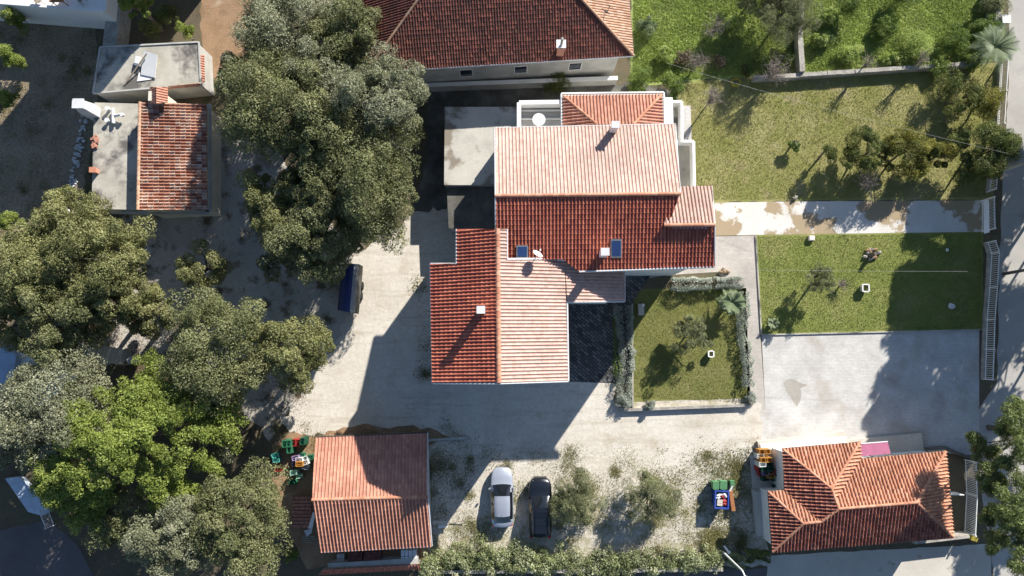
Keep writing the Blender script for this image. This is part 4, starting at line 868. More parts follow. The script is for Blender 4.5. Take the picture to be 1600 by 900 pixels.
t=thing('garden_wall','low wall with red tile coping along the street below the barn','wall',W(580,890,0)); p,q=W(512,886,1.0),W(652,878,1.0); MB().bar((p.x,p.y,.5),(q.x,q.y,.5),.55,1.0).build('masonry',M['greywall'],t)
tiled('coping',t,'tile_new',(497,897,.8),(655,886,.8),(580,884,1.15),[[(505,889.5),(655,881),(656,889),(498,898)]],.23,.33,.07,.03)
# pallets of bricks
def pallet(label,x0_,x1_,y0_,y1_,h,mat,n=6,name='brick_pallet'):
    c=W((x0_+x1_)/2,(y0_+y1_)/2,h); wx=(x1_-x0_)/20.5; wy=(y1_-y0_)/20.5; t=thing(name,label,'pallet',(c.x,c.y,0)); b=MB()
    for i in range(3): b.box((c.x,c.y+(i-1)*wy*.4,.05),(wx,.1,.1))
    for i in range(5): b.box((c.x-wx/2+wx*(i+.5)/5,c.y,.12),(wx*.16,wy,.03))
    b.build('pallet_base',M['wood'],t); b=MB()
    ky=max(2,int(n*.5))
    for i in range(n):
        for j in range(ky): b.box((c.x-wx/2+wx*(i+.5)/n,c.y-wy/2+wy*(j+.5)/ky,.14+(h-.14)/2),(wx/n*.88,wy/ky*.93,(h-.14)*random.uniform(.9,1)))
    b.build('stack',M[mat],t)
pallet('pallet of dark red bricks below the barn, left one of two',544,566,863,882,1.0,'tile_old',7); pallet('pallet of dark red bricks below the barn, right one of two',568,595,862,881,1.0,'tile_old',9)
pallet('pallet of grey concrete blocks at the right end below the barn',626,650,860,879,1.0,'gutter',4,'block_pallet'); pallet('slatted grey pallet at the left end below the barn',526,538,866,881,.5,'gutter',3,'slatted_pallet')
# retaining strip NE of barn
p,q=W(668,688,.2),W(732,684,.2); tag(MB().bar((p.x,p.y,.1),(q.x,q.y,.1),.18,.22).build('low_wall',M['greywall']),'thin low concrete kerb wall starting at the barn corner','wall')
# ------------------------------------------------------------------ GUEST HOUSE
gh=thing('guest_house','small house with orange hipped tile roof and two wings, lower right','house',W(1345,790,0)); GE=3.0
def gt(mat,e0,e1,top,polys): tiled('roof',gh,mat,e0,e1,top,polys,.25,.34,.105,.06,rough=.04)
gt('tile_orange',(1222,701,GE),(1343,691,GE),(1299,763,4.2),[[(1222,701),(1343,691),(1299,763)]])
gt('tile_mossy_shaded',(1226,766,GE),(1222,701,GE),(1299,763,4.25),[[(1222,701),(1299,763),(1310,795),(1283,815),(1226,766)]])
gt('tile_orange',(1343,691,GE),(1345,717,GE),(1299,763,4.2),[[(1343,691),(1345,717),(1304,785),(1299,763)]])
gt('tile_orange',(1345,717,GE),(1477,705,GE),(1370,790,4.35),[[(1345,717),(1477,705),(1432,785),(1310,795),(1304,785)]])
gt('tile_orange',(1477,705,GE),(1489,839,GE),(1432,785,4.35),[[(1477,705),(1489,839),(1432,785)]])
gt('tile_mossy_shaded',(1489,839,GE),(1207,862,GE),(1370,790,4.35),[[(1310,795),(1432,785),(1489,839),(1310,854)],[(1310,795),(1310,854),(1283,856),(1283,815)],[(1283,815),(1283,856),(1207,862),(1255,818)]])
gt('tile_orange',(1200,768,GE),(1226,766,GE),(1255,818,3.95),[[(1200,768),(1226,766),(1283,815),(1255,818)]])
gt('tile_mossy_shaded',(1207,862,GE),(1200,768,GE),(1255,818,3.95),[[(1200,768),(1255,818),(1207,862)]])
for p,q in(((1222,701,GE),(1299,763,4.2)),((1343,691,GE),(1299,763,4.2)),((1299,763,4.2),(1310,795,4.35)),((1310,795,4.35),(1432,785,4.35)),((1432,785,4.35),(1477,705,GE)),((1432,785,4.35),(1489,839,GE)),((1310,795,4.35),(1283,815,3.95)),((1283,815,3.95),(1255,818,3.95)),((1200,768,GE),(1255,818,3.95)),((1207,862,GE),(1255,818,3.95))): ridge(gh,p,q,.11)
for p,q in(((1222,701),(1343,691)),((1345,717),(1477,705)),((1477,705),(1489,839)),((1489,840),(1207,863)),((1207,862),(1200,768)),((1224,701),(1226,766)),((1343,691),(1345,717)),((1200,768),(1226,766))): line(gh,(*p,GE-.05),(*q,GE-.05),.055,'gutter_dark')
GW=[W(a,b_,2.85) for a,b_ in((1226,707),(1340,698),(1342,722),(1472,712),(1483,833),(1212,856),(1207,773),(1229,771))]; MB().prism(GW,0,2.85).build('wall',M['white'],gh)
for k in(0,1,2): c=GW[2].lerp(GW[3],.3+.25*k); window(gh,(c.x,c.y,1.6),.9,1.1,(.1,1))
c=GW[4].lerp(GW[3],.45); window(gh,(c.x,c.y,1.5),.9,1.1,(1,.1)); sh=W(1500,832-12,1.6)
c=W(1484,829-0,1.9)
b=MB(); c=W(1493,829,1.9) if False else W(1486,829,1.8); c=W(1485,830,1.8)
p=W(1482,830,1.7); 
# open blue-white window shutter on the east wall
p=W(1486,770+60,1.6); p=W(1484,771,1.6); q=W(1500,771.5,1.6); q=p+Vector((.75,0,0)); MB().bar(p+Vector((-.25,0,0)),q,.05,1.1).build('window_shutter',M['metal_white'],gh)
# pink awning, terrace slabs, west terrace
P=[W(a,b_,z) for a,b_,z in((1344,713,2.9),(1392,709,2.9),(1387,690.5,2.4),(1343,694,2.4))]; o=MB().hexa([p-Vector((0,0,.05)) for p in P],P).build('awning',plain('awning_pink',(.27,.075,.14),.7,var=.15),gh); line(gh,(1343,693.5,2.4),(1387,690,2.4),.04,'white',name='awning_bar')
t=thing('front_terrace','white raised terrace slabs along the guest house front','terrace',W(1310,692,0)); 
MB().prism([W(a,b_,.35) for a,b_ in((1184,690),(1320,674),(1322,686),(1345,700),(1345,722),(1222,722),(1188,712))],0,.35).build('slab',M['walk'],t); MB().prism([W(a,b_,.3) for a,b_ in((1322,688),(1440,677),(1445,712),(1345,722))],0,.3).build('slab',M['walk'],t)
MB().prism([W(a,b_,.42) for a,b_ in((1188,694),(1322,682),(1322,690),(1345,694),(1345,706),(1190,710))],.35,.42).build('threshold',M['white'],t)
t=thing('side_terrace','grey concrete strip with step along the guest house left wall','terrace',W(1190,760,0)); MB().prism([W(a,b_,.2) for a,b_ in((1172,712),(1222,708),(1222,770),(1176,764))],0,.2).build('slab',M['walk'],t); MB().prism([W(a,b_,.45) for a,b_ in((1176,764),(1200,767),(1207,838),(1183,838))],0,.45).build('slab',M['slab2'],t)
t=thing('boundary_wall','pale wall along the street right of the guest house corner','wall',W(1470,845,0)); p,q=W(1430,848,1.2),W(1515,838,1.2); MB().bar((p.x,p.y,.6),(q.x,q.y,.6),.25,1.2).build('masonry',M['stonewall'],t); c=W(1523,842,1.0); MB().box((c.x,c.y,.5),(.5,.35,1.0),R(-20)).build('gate_post',plain('yellow_post',(.6,.45,.08),.6),t)
# ------------------------------------------------------------------ crates
crcol={'green':(.03,.15,.08),'red':(.34,.035,.03),'dark_green':(.015,.08,.045),'teal':(.1,.4,.34),'white':(.6,.62,.6),'yellow':(.42,.2,.04),'purple':(.28,.2,.34),'pale_green':(.32,.5,.4),'blue':(.03,.07,.3)}
for k,v in crcol.items(): M['cr_'+k]=plain('plastic_'+k,v,.5,var=.15,scale=6)
def crate_mesh(col,wx=.52,wy=.36,h=.3):
    b=MB(); b.box((0,0,.015),(wx,wy,.03)); t=.035
    for s in(-1,1):
        b.box((s*(wx/2-t/2),0,h-.05),(t,wy,.1)); b.box((0,s*(wy/2-t/2),h-.05),(wx-2*t,t,.1)); b.box((s*(wx/2-t/2),0,.09),(t,wy,.1)); b.box((0,s*(wy/2-t/2),.09),(wx-2*t,t,.1))
        for d in(-1,1): b.box((s*(wx/2-t/2),d*(wy/2-t/2),h/2+.015),(t*1.15,t*1.15,h-.03))
    return b
protos={}
def crate(col,px,py,z,label,rz=0,group='plastic crates stacked by the barn'):
    c=W(px,py,z+.3); c=Vector((c.x,c.y,z))
    if col not in protos:
        o=crate_mesh(col).build('crate',M['cr_'+col]); protos[col]=o
    else: o=protos[col].copy(); COL.objects.link(o)
    o.location=c; o.rotation_euler=(0,0,rz); tag(o,label,'crate',group); return o
def stack(col,px,py,n,label,rz=0,z0=.017,group='plastic crates stacked by the barn',cn=None):
    zt=z0+.3*(n-1); c=W(px,py,zt+.3)
    for i in range(n):
        z=z0+.3*i; top=(i==n-1)
        o=crate(col,px,py,z,(label if top else ' '.join(label.split()[:11])+', %s from top'%['second','third','fourth','fifth'][n-2-i]),rz,group); o.location.x=c.x;o.location.y=c.y
q=R(90)
stack('green',444,694,4,'green crate, left one at the top of the green group near the oak',q); stack('green',450.5,693.5,4,'green crate, right one at the top of the green group near the oak',q); stack('green',451.5,703,4,'green crate just below the pair of green ones near the oak',q)
stack('red',459,692,3,'red crate next to the green group, left red one',q); stack('red',464.5,692,3,'red crate next to the green group, right red one',q); stack('dark_green',472,690,4,'dark green crate right of the red ones by the barn roof',q)
stack('green',470,712,2,'green crate above the white crates by the barn',0); stack('purple',461,716,3,'pale purple crate above left in the mixed heap',.2); stack('white',467,719,3,'white crate above the yellow crate',0); stack('yellow',467,725.5,4,'yellow crate in the middle of the mixed heap',0)
stack('white',475,717,2,'white crate upper right in the mixed heap',.2); stack('white',476,723,3,'white crate right of the yellow crate',.3); stack('white',476,730,2,'white crate lower right in the mixed heap',-.2); stack('purple',460,723,2,'pale purple crate left of the yellow crate',q)
stack('green',484,715,2,'green crate tucked at the barn eave',.1); stack('pale_green',458,739,3,'pale green crate below the mixed heap',.1); stack('pale_green',467,744,1,'pale green crate on the ground right of its taller neighbour',.2); stack('green',457,754,2,'green crate lowest of the heap by the barn',.2)
stack('teal',429,712,2,'faded teal crate, upper one at the edge of the oak crown',.4); stack('teal',431,719,2,'faded teal crate, lower one at the edge of the oak crown',.1); stack('red',434,733,1,'red crate lying alone near the oak crown',.1)
G='crates stacked beside the guest house'
gcr=[('yellow',1192,706,3,'yellow crate top left beside the guest house wall'),('yellow',1199,706,3,'yellow crate top right beside the guest house wall'),('white',1189,713,3,'white crate below the top yellow pair'),('yellow',1194,719,4,'yellow crate second row, left'),('yellow',1201,719,4,'yellow crate second row, right'),('white',1192,726,4,'white crate in the third row beside the guest house'),('dark_green',1203,726,3,'dark green crate in the third row beside the guest house'),('red',1190,733,3,'red crate left end of the fourth row'),('dark_green',1196,733,4,'dark green crate middle of the fourth row'),('dark_green',1204,733,3,'dark green crate right of the fourth row'),('red',1211,732,2,'red crate right end of the fourth row against the wall'),('red',1191,740,2,'red crate left end of the fifth row'),('purple',1197,739,3,'pale purple crate in the fifth row'),('dark_green',1204,739,3,'dark green crate in the fifth row'),('red',1213,739,3,'red crate at the wall in the fifth row'),('dark_green',1197,748,2,'dark green crate bottom left of the rows'),('yellow',1205,744,3,'yellow crate bottom middle of the rows'),('green',1213,748,2,'green crate bottom right of the rows'),('dark_green',1216,762,2,'dark green crate alone in the corner of the two walls')]
for col,x,y,n,l in gcr: stack(col,x,y,n,l,R(4),.22,G)
# ------------------------------------------------------------------ stacked roof tiles beside the barn, blue-white panel
t=thing('roof_tile_stack','rows of stacked old roof tiles in shade left of the barn','tiles',W(465,800,0)); b=MB()
for i in range(9):
    for j in range(14): c=W(457+j*2.2,778+i*5.5,.3); b.box((c.x,c.y,.2),(.09,.22,.4-random.random()*.1),random.uniform(-.1,.1))
b.build('tiles',M['tile_mid'],t)
P=[W(a,b_,z) for a,b_,z in((492,802,1.6),(486,826,.4),(479,838,.35),(484,803,1.2))]; b=MB(); P=[W(493,800,1.7),W(488,826,.3),W(481,826,.3),W(489,800,1.7)]; b.hexa([p-Vector((0,0,.04)) for p in P],P); P=[W(488,826,.33),W(487,833,.3),W(479,839,.3),W(475,829,.33)]; b.hexa([p-Vector((0,0,.04)) for p in P],P)
tag(b.build('bent_sheet',M['gutter']),'bent pale metal sheet leaning on the left barn wall','sheet')
t=thing('wooden_crate','wooden slatted pallet on the ground left of the barn','pallet',W(485,842,0)); b=MB()
for i in range(4): p,q_=W(472,838+i*3,.15),W(493,838+i*3,.15); b.bar(p,q_,.1,.04)
b.build('slats',M['wood'],t)
# bench east of barn
t=thing('garden_bench','weathered white wooden bench lying beside the barn','bench',W(692,820,0)); p,q_=W(676,817,.5),W(701,816.5,.5); MB().bar(p,q_,.28,.05).build('seat',M['walk'],t); p,q_=W(685,823,.35),W(700,821.5,.4); MB().bar(p,q_,.22,.04).build('backrest',M['white'],t)
for x in(679,698): c=W(x,818,.25); MB().box((c.x,c.y,.25),(.06,.3,.48)).build('leg',M['wood'],t)
p,q_=W(703,818,.06),W(727,813,.3); tag(MB().bar(p,q_,.05,.04).build('pole',M['wood']),'thin stick pointing right from the bench','stick')
# ------------------------------------------------------------------ trailer with blue tarpaulin
t=thing('covered_trailer','trailer covered by a dark blue tarpaulin with grey side, at the yard edge','trailer',W(543,458,0)); z=2.3
a,b_,c_,d_=W(525.5,484,z),W(553,489,z),W(560,412,z),W(532,412,z); z1=Vector((0,0,-.35)); 
body=MB().hexa([v+Vector((0,0,-1.7)) for v in(a,b_,c_,d_)],[v+z1 for v in(a,b_,c_,d_)]); body.build('body',M['slab3'],t)
rl=lambda k:[a.lerp(b_,k),d_.lerp(c_,k)]
tb=MB(); prev=None
for k in range(9):
    s_=k/8; u0,u1=rl(s_); h=.38*math.sin(math.pi*s_)**.6-.05; u0=u0+Vector((0,0,h-.3));u1=u1+Vector((0,0,h-.3))
    if prev: tb.face([prev[0],u0,u1,prev[1]],.5)
    prev=(u0,u1)
tarp=plain('blue_tarpaulin',(.012,.022,.11),.38,var=.2,scale=3,spec=.6); tb2=MB(); tb2.v=tb.v[:6*4];tb2.f=tb.f[:6];tb2.r=tb.r[:6]; tb2.build('tarpaulin',tarp,t)
tb3=MB(); tb3.v=tb.v[6*4:];tb3.f=[tuple(i-24 for i in f) for f in tb.f[6:]];tb3.r=tb.r[6:]; tb3.build('grey_cover',M['metal_grey'],t)
for s_ in(.02,.98):
    for f_ in(.38,.6): pp=a.lerp(b_,s_).lerp(d_.lerp(c_,s_),f_); MB().tube([(pp.x-.1,pp.y,.32),(pp.x+.1,pp.y,.32)],.32,14).build('wheel',M['rubber'],t)
p=(a+b_)/2; MB().tube([(p.x,p.y,.5),(p.x+.25,p.y-.5,.45)],.05,6).build('tow_bar',M['metal_grey'],t)
# ------------------------------------------------------------------ cars
def carstations(kind):
    # (y, half width belt, belt z, roof half width, roof z)   roof z==belt z -> no cabin
    if kind=='sedan':
        return [(2.27,.46,.50,.38,.52),(2.2,.62,.62,.46,.65),(2.02,.74,.69,.54,.74),(1.65,.83,.79,.6,.85),(1.15,.87,.86,.62,.92),(1.0,.87,.89,.66,.95),(.22,.87,.93,.57,1.40),(-.2,.87,.94,.58,1.44),(-.7,.87,.94,.58,1.44),(-1.25,.87,.95,.55,1.38),(-1.82,.85,.96,.6,1.04),(-2.05,.77,.93,.56,.98),(-2.2,.68,.86,.48,.9),(-2.28,.52,.6,.4,.62)],(5,6,9,10)
    return [(2.25,.48,.6,.38,.62),(2.17,.66,.78,.48,.82),(1.98,.79,.88,.58,.94),(1.6,.87,.97,.64,1.03),(1.05,.9,1.02,.68,1.08),(.9,.9,1.04,.7,1.12),(.15,.9,1.06,.62,1.6),(-.3,.9,1.07,.64,1.67),(-1.2,.9,1.08,.64,1.67),(-1.85,.88,1.08,.6,1.6),(-2.1,.85,1.05,.62,1.2),(-2.2,.8,.98,.6,1.02),(-2.25,.7,.6,.5,.62),(-2.26,.68,.5,.5,.5)],(5,6,9,10)
def car(name,label,px,py,rz,kind,paintm):
    st,(c0,c1,c2,c3)=carstations(kind); loc=W(px,py,.7); loc.z=.014
    t=thing(name,label,'car',loc,rz)
    def sec(s):
        y,wb_,zb,wr,zr=s
        hlf=[(wb_*.9,.22),(wb_*.98,.42),(wb_,.62 if zb>.7 else zb*.85),(wb_*.985,zb-.04),(wb_*.94,zb),(wr+(wb_*.94-wr)*.12,zr-(zr-zb)*.14),(wr*.93,zr-.01),(wr*.5,zr+.025),(0,zr+.035)]
        if zr-zb<.12: hlf[5]=(wb_*.86,zb+.03)
        yb=lambda x,z: y*.93+(.17*min(1,abs(y)/1.3)*(1 if y>0 else -1))*(1-(x/.92)**2)
        L=[(-x,yb(x,z),z) for x,z in hlf]+[(x,yb(x,z),z) for x,z in hlf[::-1][1:]]
        return L
    # interpolate stations for smoothness
    S2=[]; idx={}
    for i in range(len(st)-1):
        idx[i]=len(S2)
        for k in range(3):
            f_=k/3; S2.append(tuple(st[i][m]*(1-f_)+st[i+1][m]*f_ for m in range(5)))
    idx[len(st)-1]=len(S2); S2.append(st[-1]); rows=[sec(s) for s in S2]; n=len(rows[0])
    body=MB(); parts={'windscreen':MB(),'rear_window':MB(),'side_window':MB(),'side_window2':MB()}
    shared=MB(); V=[p for r in rows for p in r]; F={'body':[],'windscreen':[],'rear_window':[],'side_window':[],'side_window2':[]}
    for i in range(len(rows)-1):
        for j in range(n-1):
            fc=(i*n+j,i*n+j+1,(i+1)*n+j+1,(i+1)*n+j); key='body'
            if idx[c0]<=i<idx[c1] and 5<=j<=10: key='windscreen'
            elif idx[c2]<=i<idx[c3] and 5<=j<=10: key='rear_window'
            elif idx[c0]+2<=i<idx[c3]-1 and j==4: key='side_window'
            elif idx[c0]+2<=i<idx[c3]-1 and j==11: key='side_window2'
            F[key].append(fc)
    F['body'].append(tuple(range(n))[::-1]); F['body'].append(tuple((len(rows)-1)*n+j for j in range(n)))
    def sub(fs):
        m={};b=MB()
        for f_ in fs:
            g_=[]
            for i in f_:
                if i not in m: m[i]=len(b.v); b.v.append(V[i])
                g_.append(m[i])
            b.f.append(tuple(g_)); b.r.append(.5)
        return b
    sub(F['body']).build('body',paintm,t,True,True)
    for k in('windscreen','rear_window','side_window','side_window2'): sub(F[k]).build(k.replace('2',''),M['carglass'],t,True,True)
    fl_=rows
    w_=st[3][1]
    for sx in(-1,1):
        for yy in(1.38,-1.35):
            o=MB().tube([(sx*(w_-.2),yy,.31),(sx*(w_+.015),yy,.31)],.315,18).build('wheel',M['rubber'],t,True); MB().tube([(sx*(w_-.0),yy,.31),(sx*(w_+.02),yy,.31)],.2,12).build('rim',M['gutter'],o,True)
        zc=1.0 if kind=='sedan' else 1.12
        MB().hexa([(sx*.86,.72,zc-.06),(sx*1.04,.66,zc-.06),(sx*1.04,.76,zc-.06),(sx*.86,.84,zc-.06)],[(sx*.86,.72,zc+.09),(sx*1.02,.66,zc+.09),(sx*1.02,.76,zc+.09),(sx*.86,.84,zc+.09)]).build('side_mirror',paintm,t,True)
        y0,wb_,zb=st[2][0],st[2][1],st[2][2]; MB().hexa([(sx*(wb_-.02),y0-.12,zb-.16),(sx*(wb_-.25),y0+.08,zb-.16),(sx*(wb_-.27),y0+.02,zb-.16),(sx*(wb_-.04),y0-.22,zb-.16)],[(sx*(wb_-.02),y0-.12,zb+.0),(sx*(wb_-.25),y0+.06,zb+.0),(sx*(wb_-.27),y0+.02,zb+.015),(sx*(wb_-.04),y0-.24,zb+.02)]).build('headlight',M['lamp'],t,True)
        y0,wb_,zb=st[-3][0],st[-3][1],st[-3][2]; MB().box((sx*(wb_-.1),y0+.0,zb-.12),(.22,.14,.16)).build('taillight',M['redlamp'],t,True)
    MB().box((0,st[0][0]-.02,.42),(1.0,.06,.14)).build('grille',M['metal_dark'],t,True)
    sm=MB(); 
    for yy in(.95,.35,-.35): pass
    if kind=='suv':
        for sx in(-1,1): MB().tube([(sx*.6,.05,1.66),(sx*.6,-.4,1.74),(sx*.6,-1.5,1.73),(sx*.58,-1.85,1.64)],.02,6).build('roof_rail',M['metal_dark'],t,True)
        for yy,l_ in((-.35,.42),(-.92,.5),(-1.5,.5)): MB().box((0,yy,1.712),(.86,l_,.012)).build('roof_panel',M['carglass'] if yy>-.5 else M['black'],t,True)
    else:
        MB().tube([(0,-1.15,1.42),(0,-1.25,1.5)],.015,5).build('aerial',M['metal_dark'],t,True)
        MB().bar((-.28,1.05,.965),(.3,.98,.985),.02,.015).build('wiper',M['metal_dark'],t,True)
    return t
car('silver_sedan','silver saloon car parked nose up on the gravel, left of the black car',784.5,777,R(1),'sedan',M['silver'])
car('black_car','black estate car with roof rails parked between silver car and olive tree',844,792,R(0),'suv',M['black'])
# ------------------------------------------------------------------ bins
M['bin_green']=plain('bin_green',(.10,.24,.11),.45,var=.12,scale=5); M['bin_blue']=plain('bin_blue',(.035,.07,.3),.45,var=.1)
def bin_(label,px,py,rz=0,lid=True,s=1.0,k='bin_green'):
    c=W(px,py,1.05*s); t=thing('wheelie_bin',label,'bin',(c.x,c.y,.01),rz,'green wheeled bins by the skip'); h=1.0*s
    MB().hexa([(-.24*s,-.26*s,.08),(.24*s,-.26*s,.08),(.24*s,.24*s,.08),(-.24*s,.24*s,.08)],[(-.29*s,-.33*s,h),(.29*s,-.33*s,h),(.29*s,.3*s,h),(-.29*s,.3*s,h)]).build('bin_body',M[k],t,True)
    MB().hexa([(-.31*s,-.36*s,h),(.31*s,-.36*s,h),(.31*s,.34*s,h),(-.31*s,.34*s,h)],[(-.29*s,-.33*s,h+.04),(.29*s,-.33*s,h+.04),(.27*s,.3*s,h+.09),(-.27*s,.3*s,h+.09)]).build('lid',M[k],t,True)
    MB().tube([(-.22*s,-.37*s,h+.02),(.22*s,-.37*s,h+.02)],.022,6).build('handle',M[k],t,True)
    for a_ in(-.25,.25): MB().tube([((a_-.03)*s,-.26*s,.1),((a_+.03)*s,-.26*s,.1)],.1,10).build('wheel',M['rubber'],t,True)
bin_('green wheeled bin with closed lid, left one above the blue container',1119,758,R(2),s=.9); bin_('green wheeled bin with closed lid, right one above the blue container',1130.5,757.5,R(-3),s=.95); bin_('smaller green bin standing apart in the weeds to the right',1144.5,754.5,R(5),s=.6)
c=W(1128,781,1.15); t=thing('rubbish_container','blue open container full of white and red rubbish bags','container',(c.x,c.y,.01),R(-3)); X,Y,Z=.5,.64,1.1
b=MB(); th_=.05
b.box((0,0,.1),(2*X-.1,2*Y-.1,.05))
for s_ in(-1,1):
    b.hexa([(s_*(X-.12),-Y+.12,.1),(s_*(X-.06),-Y+.12,.1),(s_*(X-.06),Y-.12,.1),(s_*(X-.12),Y-.12,.1)],[(s_*(X-.06),-Y,Z),(s_*X,-Y,Z),(s_*X,Y,Z),(s_*(X-.06),Y,Z)])
    b.hexa([(-X+.12,s_*(Y-.12),.1),(X-.12,s_*(Y-.12),.1),(X-.12,s_*(Y-.06),.1),(-X+.12,s_*(Y-.06),.1)],[(-X,s_*(Y-.06),Z),(X,s_*(Y-.06),Z),(X,s_*Y,Z),(-X,s_*Y,Z)])
b.build('container_body',M['bin_blue'],t,True)
b=MB(); [b.box((s_*X,0,Z+.02),(.1,2*Y+.1,.06)) for s_ in(-1,1)]; [b.box((0,s_*Y,Z+.022),(2*X-.1,.1,.06)) for s_ in(-1,1)]; b.build('rim',M['bin_blue'],t,True)
def lump(cx,cy,cz,rx,ry,rz_):
    b=MB(); b.lathe((cx,cy,cz-rz_),[(.3*rx,0),(.85*rx,.3*rz_),(rx,rz_),(.8*rx,1.6*rz_),(.3*rx,1.95*rz_)],9,.5,1,ry/rx)
    b.v=[(x+random.gauss(0,.03),y+random.gauss(0,.03),z+random.gauss(0,.02)) for x,y,z in b.v]; return b
ox,oy=c.x,c.y
for nm,mt,ps,lab in(('rubbish_bag','white',[(-.25,.42,.3,.1),(-.3,.16,.25,.1),(.3,.5,.18,.14),(.42,.3,.12,.16)],'white rubbish bag in the blue container'),('rubbish_bag','cr_red',[(.1,.28,.17,.13),(.3,-.15,.24,.22),(.28,-.45,.22,.16)],'red rubbish bag in the blue container'),('cardboard','walk',[(-.2,-.3,.26,.28)],'pale cardboard box in the blue container')):
    pos_w=['at the top left','at the left side','at the top right corner','at the right rim'] if mt=='white' else ['in the middle','at the right side','at the lower right']
    for i,(x,y,rx,ry) in enumerate(ps):
        o=(lump(0,0,0,rx,ry,.12) if nm!='cardboard' else MB().box((0,0,0),(rx*2,ry*2,.25),.1).bar((-rx*.9,0,.13),(rx*.9,.02,.13),.06,.01)).build(nm,M[mt]); o.location=(ox+x*.78,oy+y*.78,1.03); o.scale=(.8,.8,.9); o.rotation_euler=(0,0,random.uniform(-.3,.3)); tag(o,lab+(' '+pos_w[i] if nm!='cardboard' else ''),'rubbish')
MB_=MB().box((0,0,.85),(.6*2,1.5,.1))
o=MB().box((0,0,.0),(.8,1.1,.4)).build('rubbish_heap',M['metal_dark'],t,True); o.location=(0,0,.75)
p,q_=W(1138,766,.0),W(1143,796,0); tag(MB().bar((p.x+.1,p.y,.35),(q_.x,q_.y,.5),.3,.06).bar((p.x+.1,p.y,.2),(q_.x-.1,q_.y,.2),.06,.3).build('rusty_sheet',M['rust']),'rusty orange metal strip along the right of the blue container','sheet')
b=MB(); c2=W(1142,770,.3); [b.box((c2.x+random.gauss(0,.12),c2.y+random.gauss(0,.35),.12+random.random()*.1),(.22,.16,.14),random.random()*3) for i in range(5)]; tag(b.build('rubble_heap',M['gutter']),'little heap of pale rubble beside the blue container','rubble')
# ------------------------------------------------------------------ garden objects
def planter(label,px,py,s,mat='white'):
    c=W(px,py,.45); t=thing('planter',label,'planter',(c.x,c.y,.01)); b=MB(); h=.5
    for a_ in(-1,1): b.hexa([(a_*s*.7-.03,-s*.8,0),(a_*s*.7+.03,-s*.8,0),(a_*s*.7+.03,s*.8,0),(a_*s*.7-.03,s*.8,0)],[(a_*s-.05,-s*1.15,h),(a_*s+.05,-s*1.15,h),(a_*s+.05,s*1.15,h),(a_*s-.05,s*1.15,h)]); b.hexa([(-s*.7,a_*s*.8-.03,0),(s*.7,a_*s*.8-.03,0),(s*.7,a_*s*.8+.03,0),(-s*.7,a_*s*.8+.03,0)],[(-s+.05,a_*s*1.15-.05,h),(s-.05,a_*s*1.15-.05,h),(s-.05,a_*s*1.15+.05,h),(-s+.05,a_*s*1.15+.05,h)])
    b.build('pot',M[mat],t,True); MB().box((0,0,.36),(s*1.6,s*2,.06)).build('soil',M['soil'],t,True)
    n=320; p=rng.normal(0,s*.33,(n,3))*[1,1.2,.2]+[0,0,.45]; npmesh('plant',leaves_on(p,np.tile([0,0,1.],(n,1)),.13),rng.random(n),M['citrus'],t,True)
planter('white square stone planter with green plant on the middle lawn',1352.5,450,.25)
planter('small white oblong planter on the hedged garden lawn',1111,553,.2)
t=thing('rock_pile','pile of brown and pale rocks with a stump on the middle lawn','rocks',W(1361,398,0))
for i in range(16):
    a_=random.uniform(0,6.28); f_=random.uniform(.25,.62); c=W(1361,398,0)+Vector((math.cos(a_)*f_,math.sin(a_)*f_*.8,0)); l=lump(c.x,c.y,.14,.17,.14,.14); l.build('rock',M['stonewall'] if i%2 else M['soil'],t)
c=W(1359,399,0); MB().tube([c,c+Vector((.02,.02,.9))],[.22,.14],10).build('stump',M['trunk'],t)
c=W(1268,372,.2); t=thing('marker_block','white block at the edge between concrete path and middle lawn','block',(c.x,c.y,.01)); MB().box((0,0,.15),(.45,.4,.3)).build('block_body',M['walk'],t,True); MB().box((0,0,.31),(.36,.3,.02)).build('block_top',M['white'],t,True)
c=W(1487,478,.2); o=lump(0,0,.15,.28,.26,.14).build('stone',M['gutter']); o.location=(c.x,c.y,.01); tag(o,'round pale stone in the shaded corner of the middle lawn','stone')
c=W(1243,309,.2); o=lump(0,0,.15,.2,.16,.18).build('stone',M['stonewall']); o.location=(c.x,c.y,.01); tag(o,'small stone post at the lower edge of the upper lawn','stone')
c=W(1480,390,.1); o=lump(0,0,.1,.1,.12,.1).build('stone',M['white']); o.location=(c.x,c.y,.01); tag(o,'tiny white stone near the pole shadow on the middle lawn','stone')
c=W(1131,424,.2); b=MB()
for i in range(8): l=lump(c.x+random.gauss(0,.3),c.y+random.gauss(0,.15),.13,.15,.12,.13); k=len(b.v); b.v+=l.v; b.f+=[tuple(i+k for i in f_) for f_ in l.f]; b.r+=l.r
tag(b.build('stone_heap',M['soil']),'small heap of brown stones above the clipped hedge','stones')
c=W(842,187,6.9); t=thing('round_table','round white table on the small roof terrace','table',(c.x,c.y,6.2)); MB().lathe((0,0,.7),[(.45,0),(.47,.02),(.46,.05)],28).build('tabletop',M['white'],t,True); MB().lathe((0,0,0),[(.25,0),(.05,.08),(.04,.7)],12).build('pedestal',M['white'],t,True)
hc=W(1150,129,.05); hb=MB(); [hb.tube([(hc.x+.45*math.cos(a*.524)*(1-.012*a),hc.y+.42*math.sin(a*.524)*(1-.012*a),.04+.002*a) for a in range(37)],.025,5)]; tag(hb.build('garden_hose',plain('hose_yellow',(.5,.42,.06),.5)),'coiled yellow garden hose lying by the twiggy corner tree','hose')
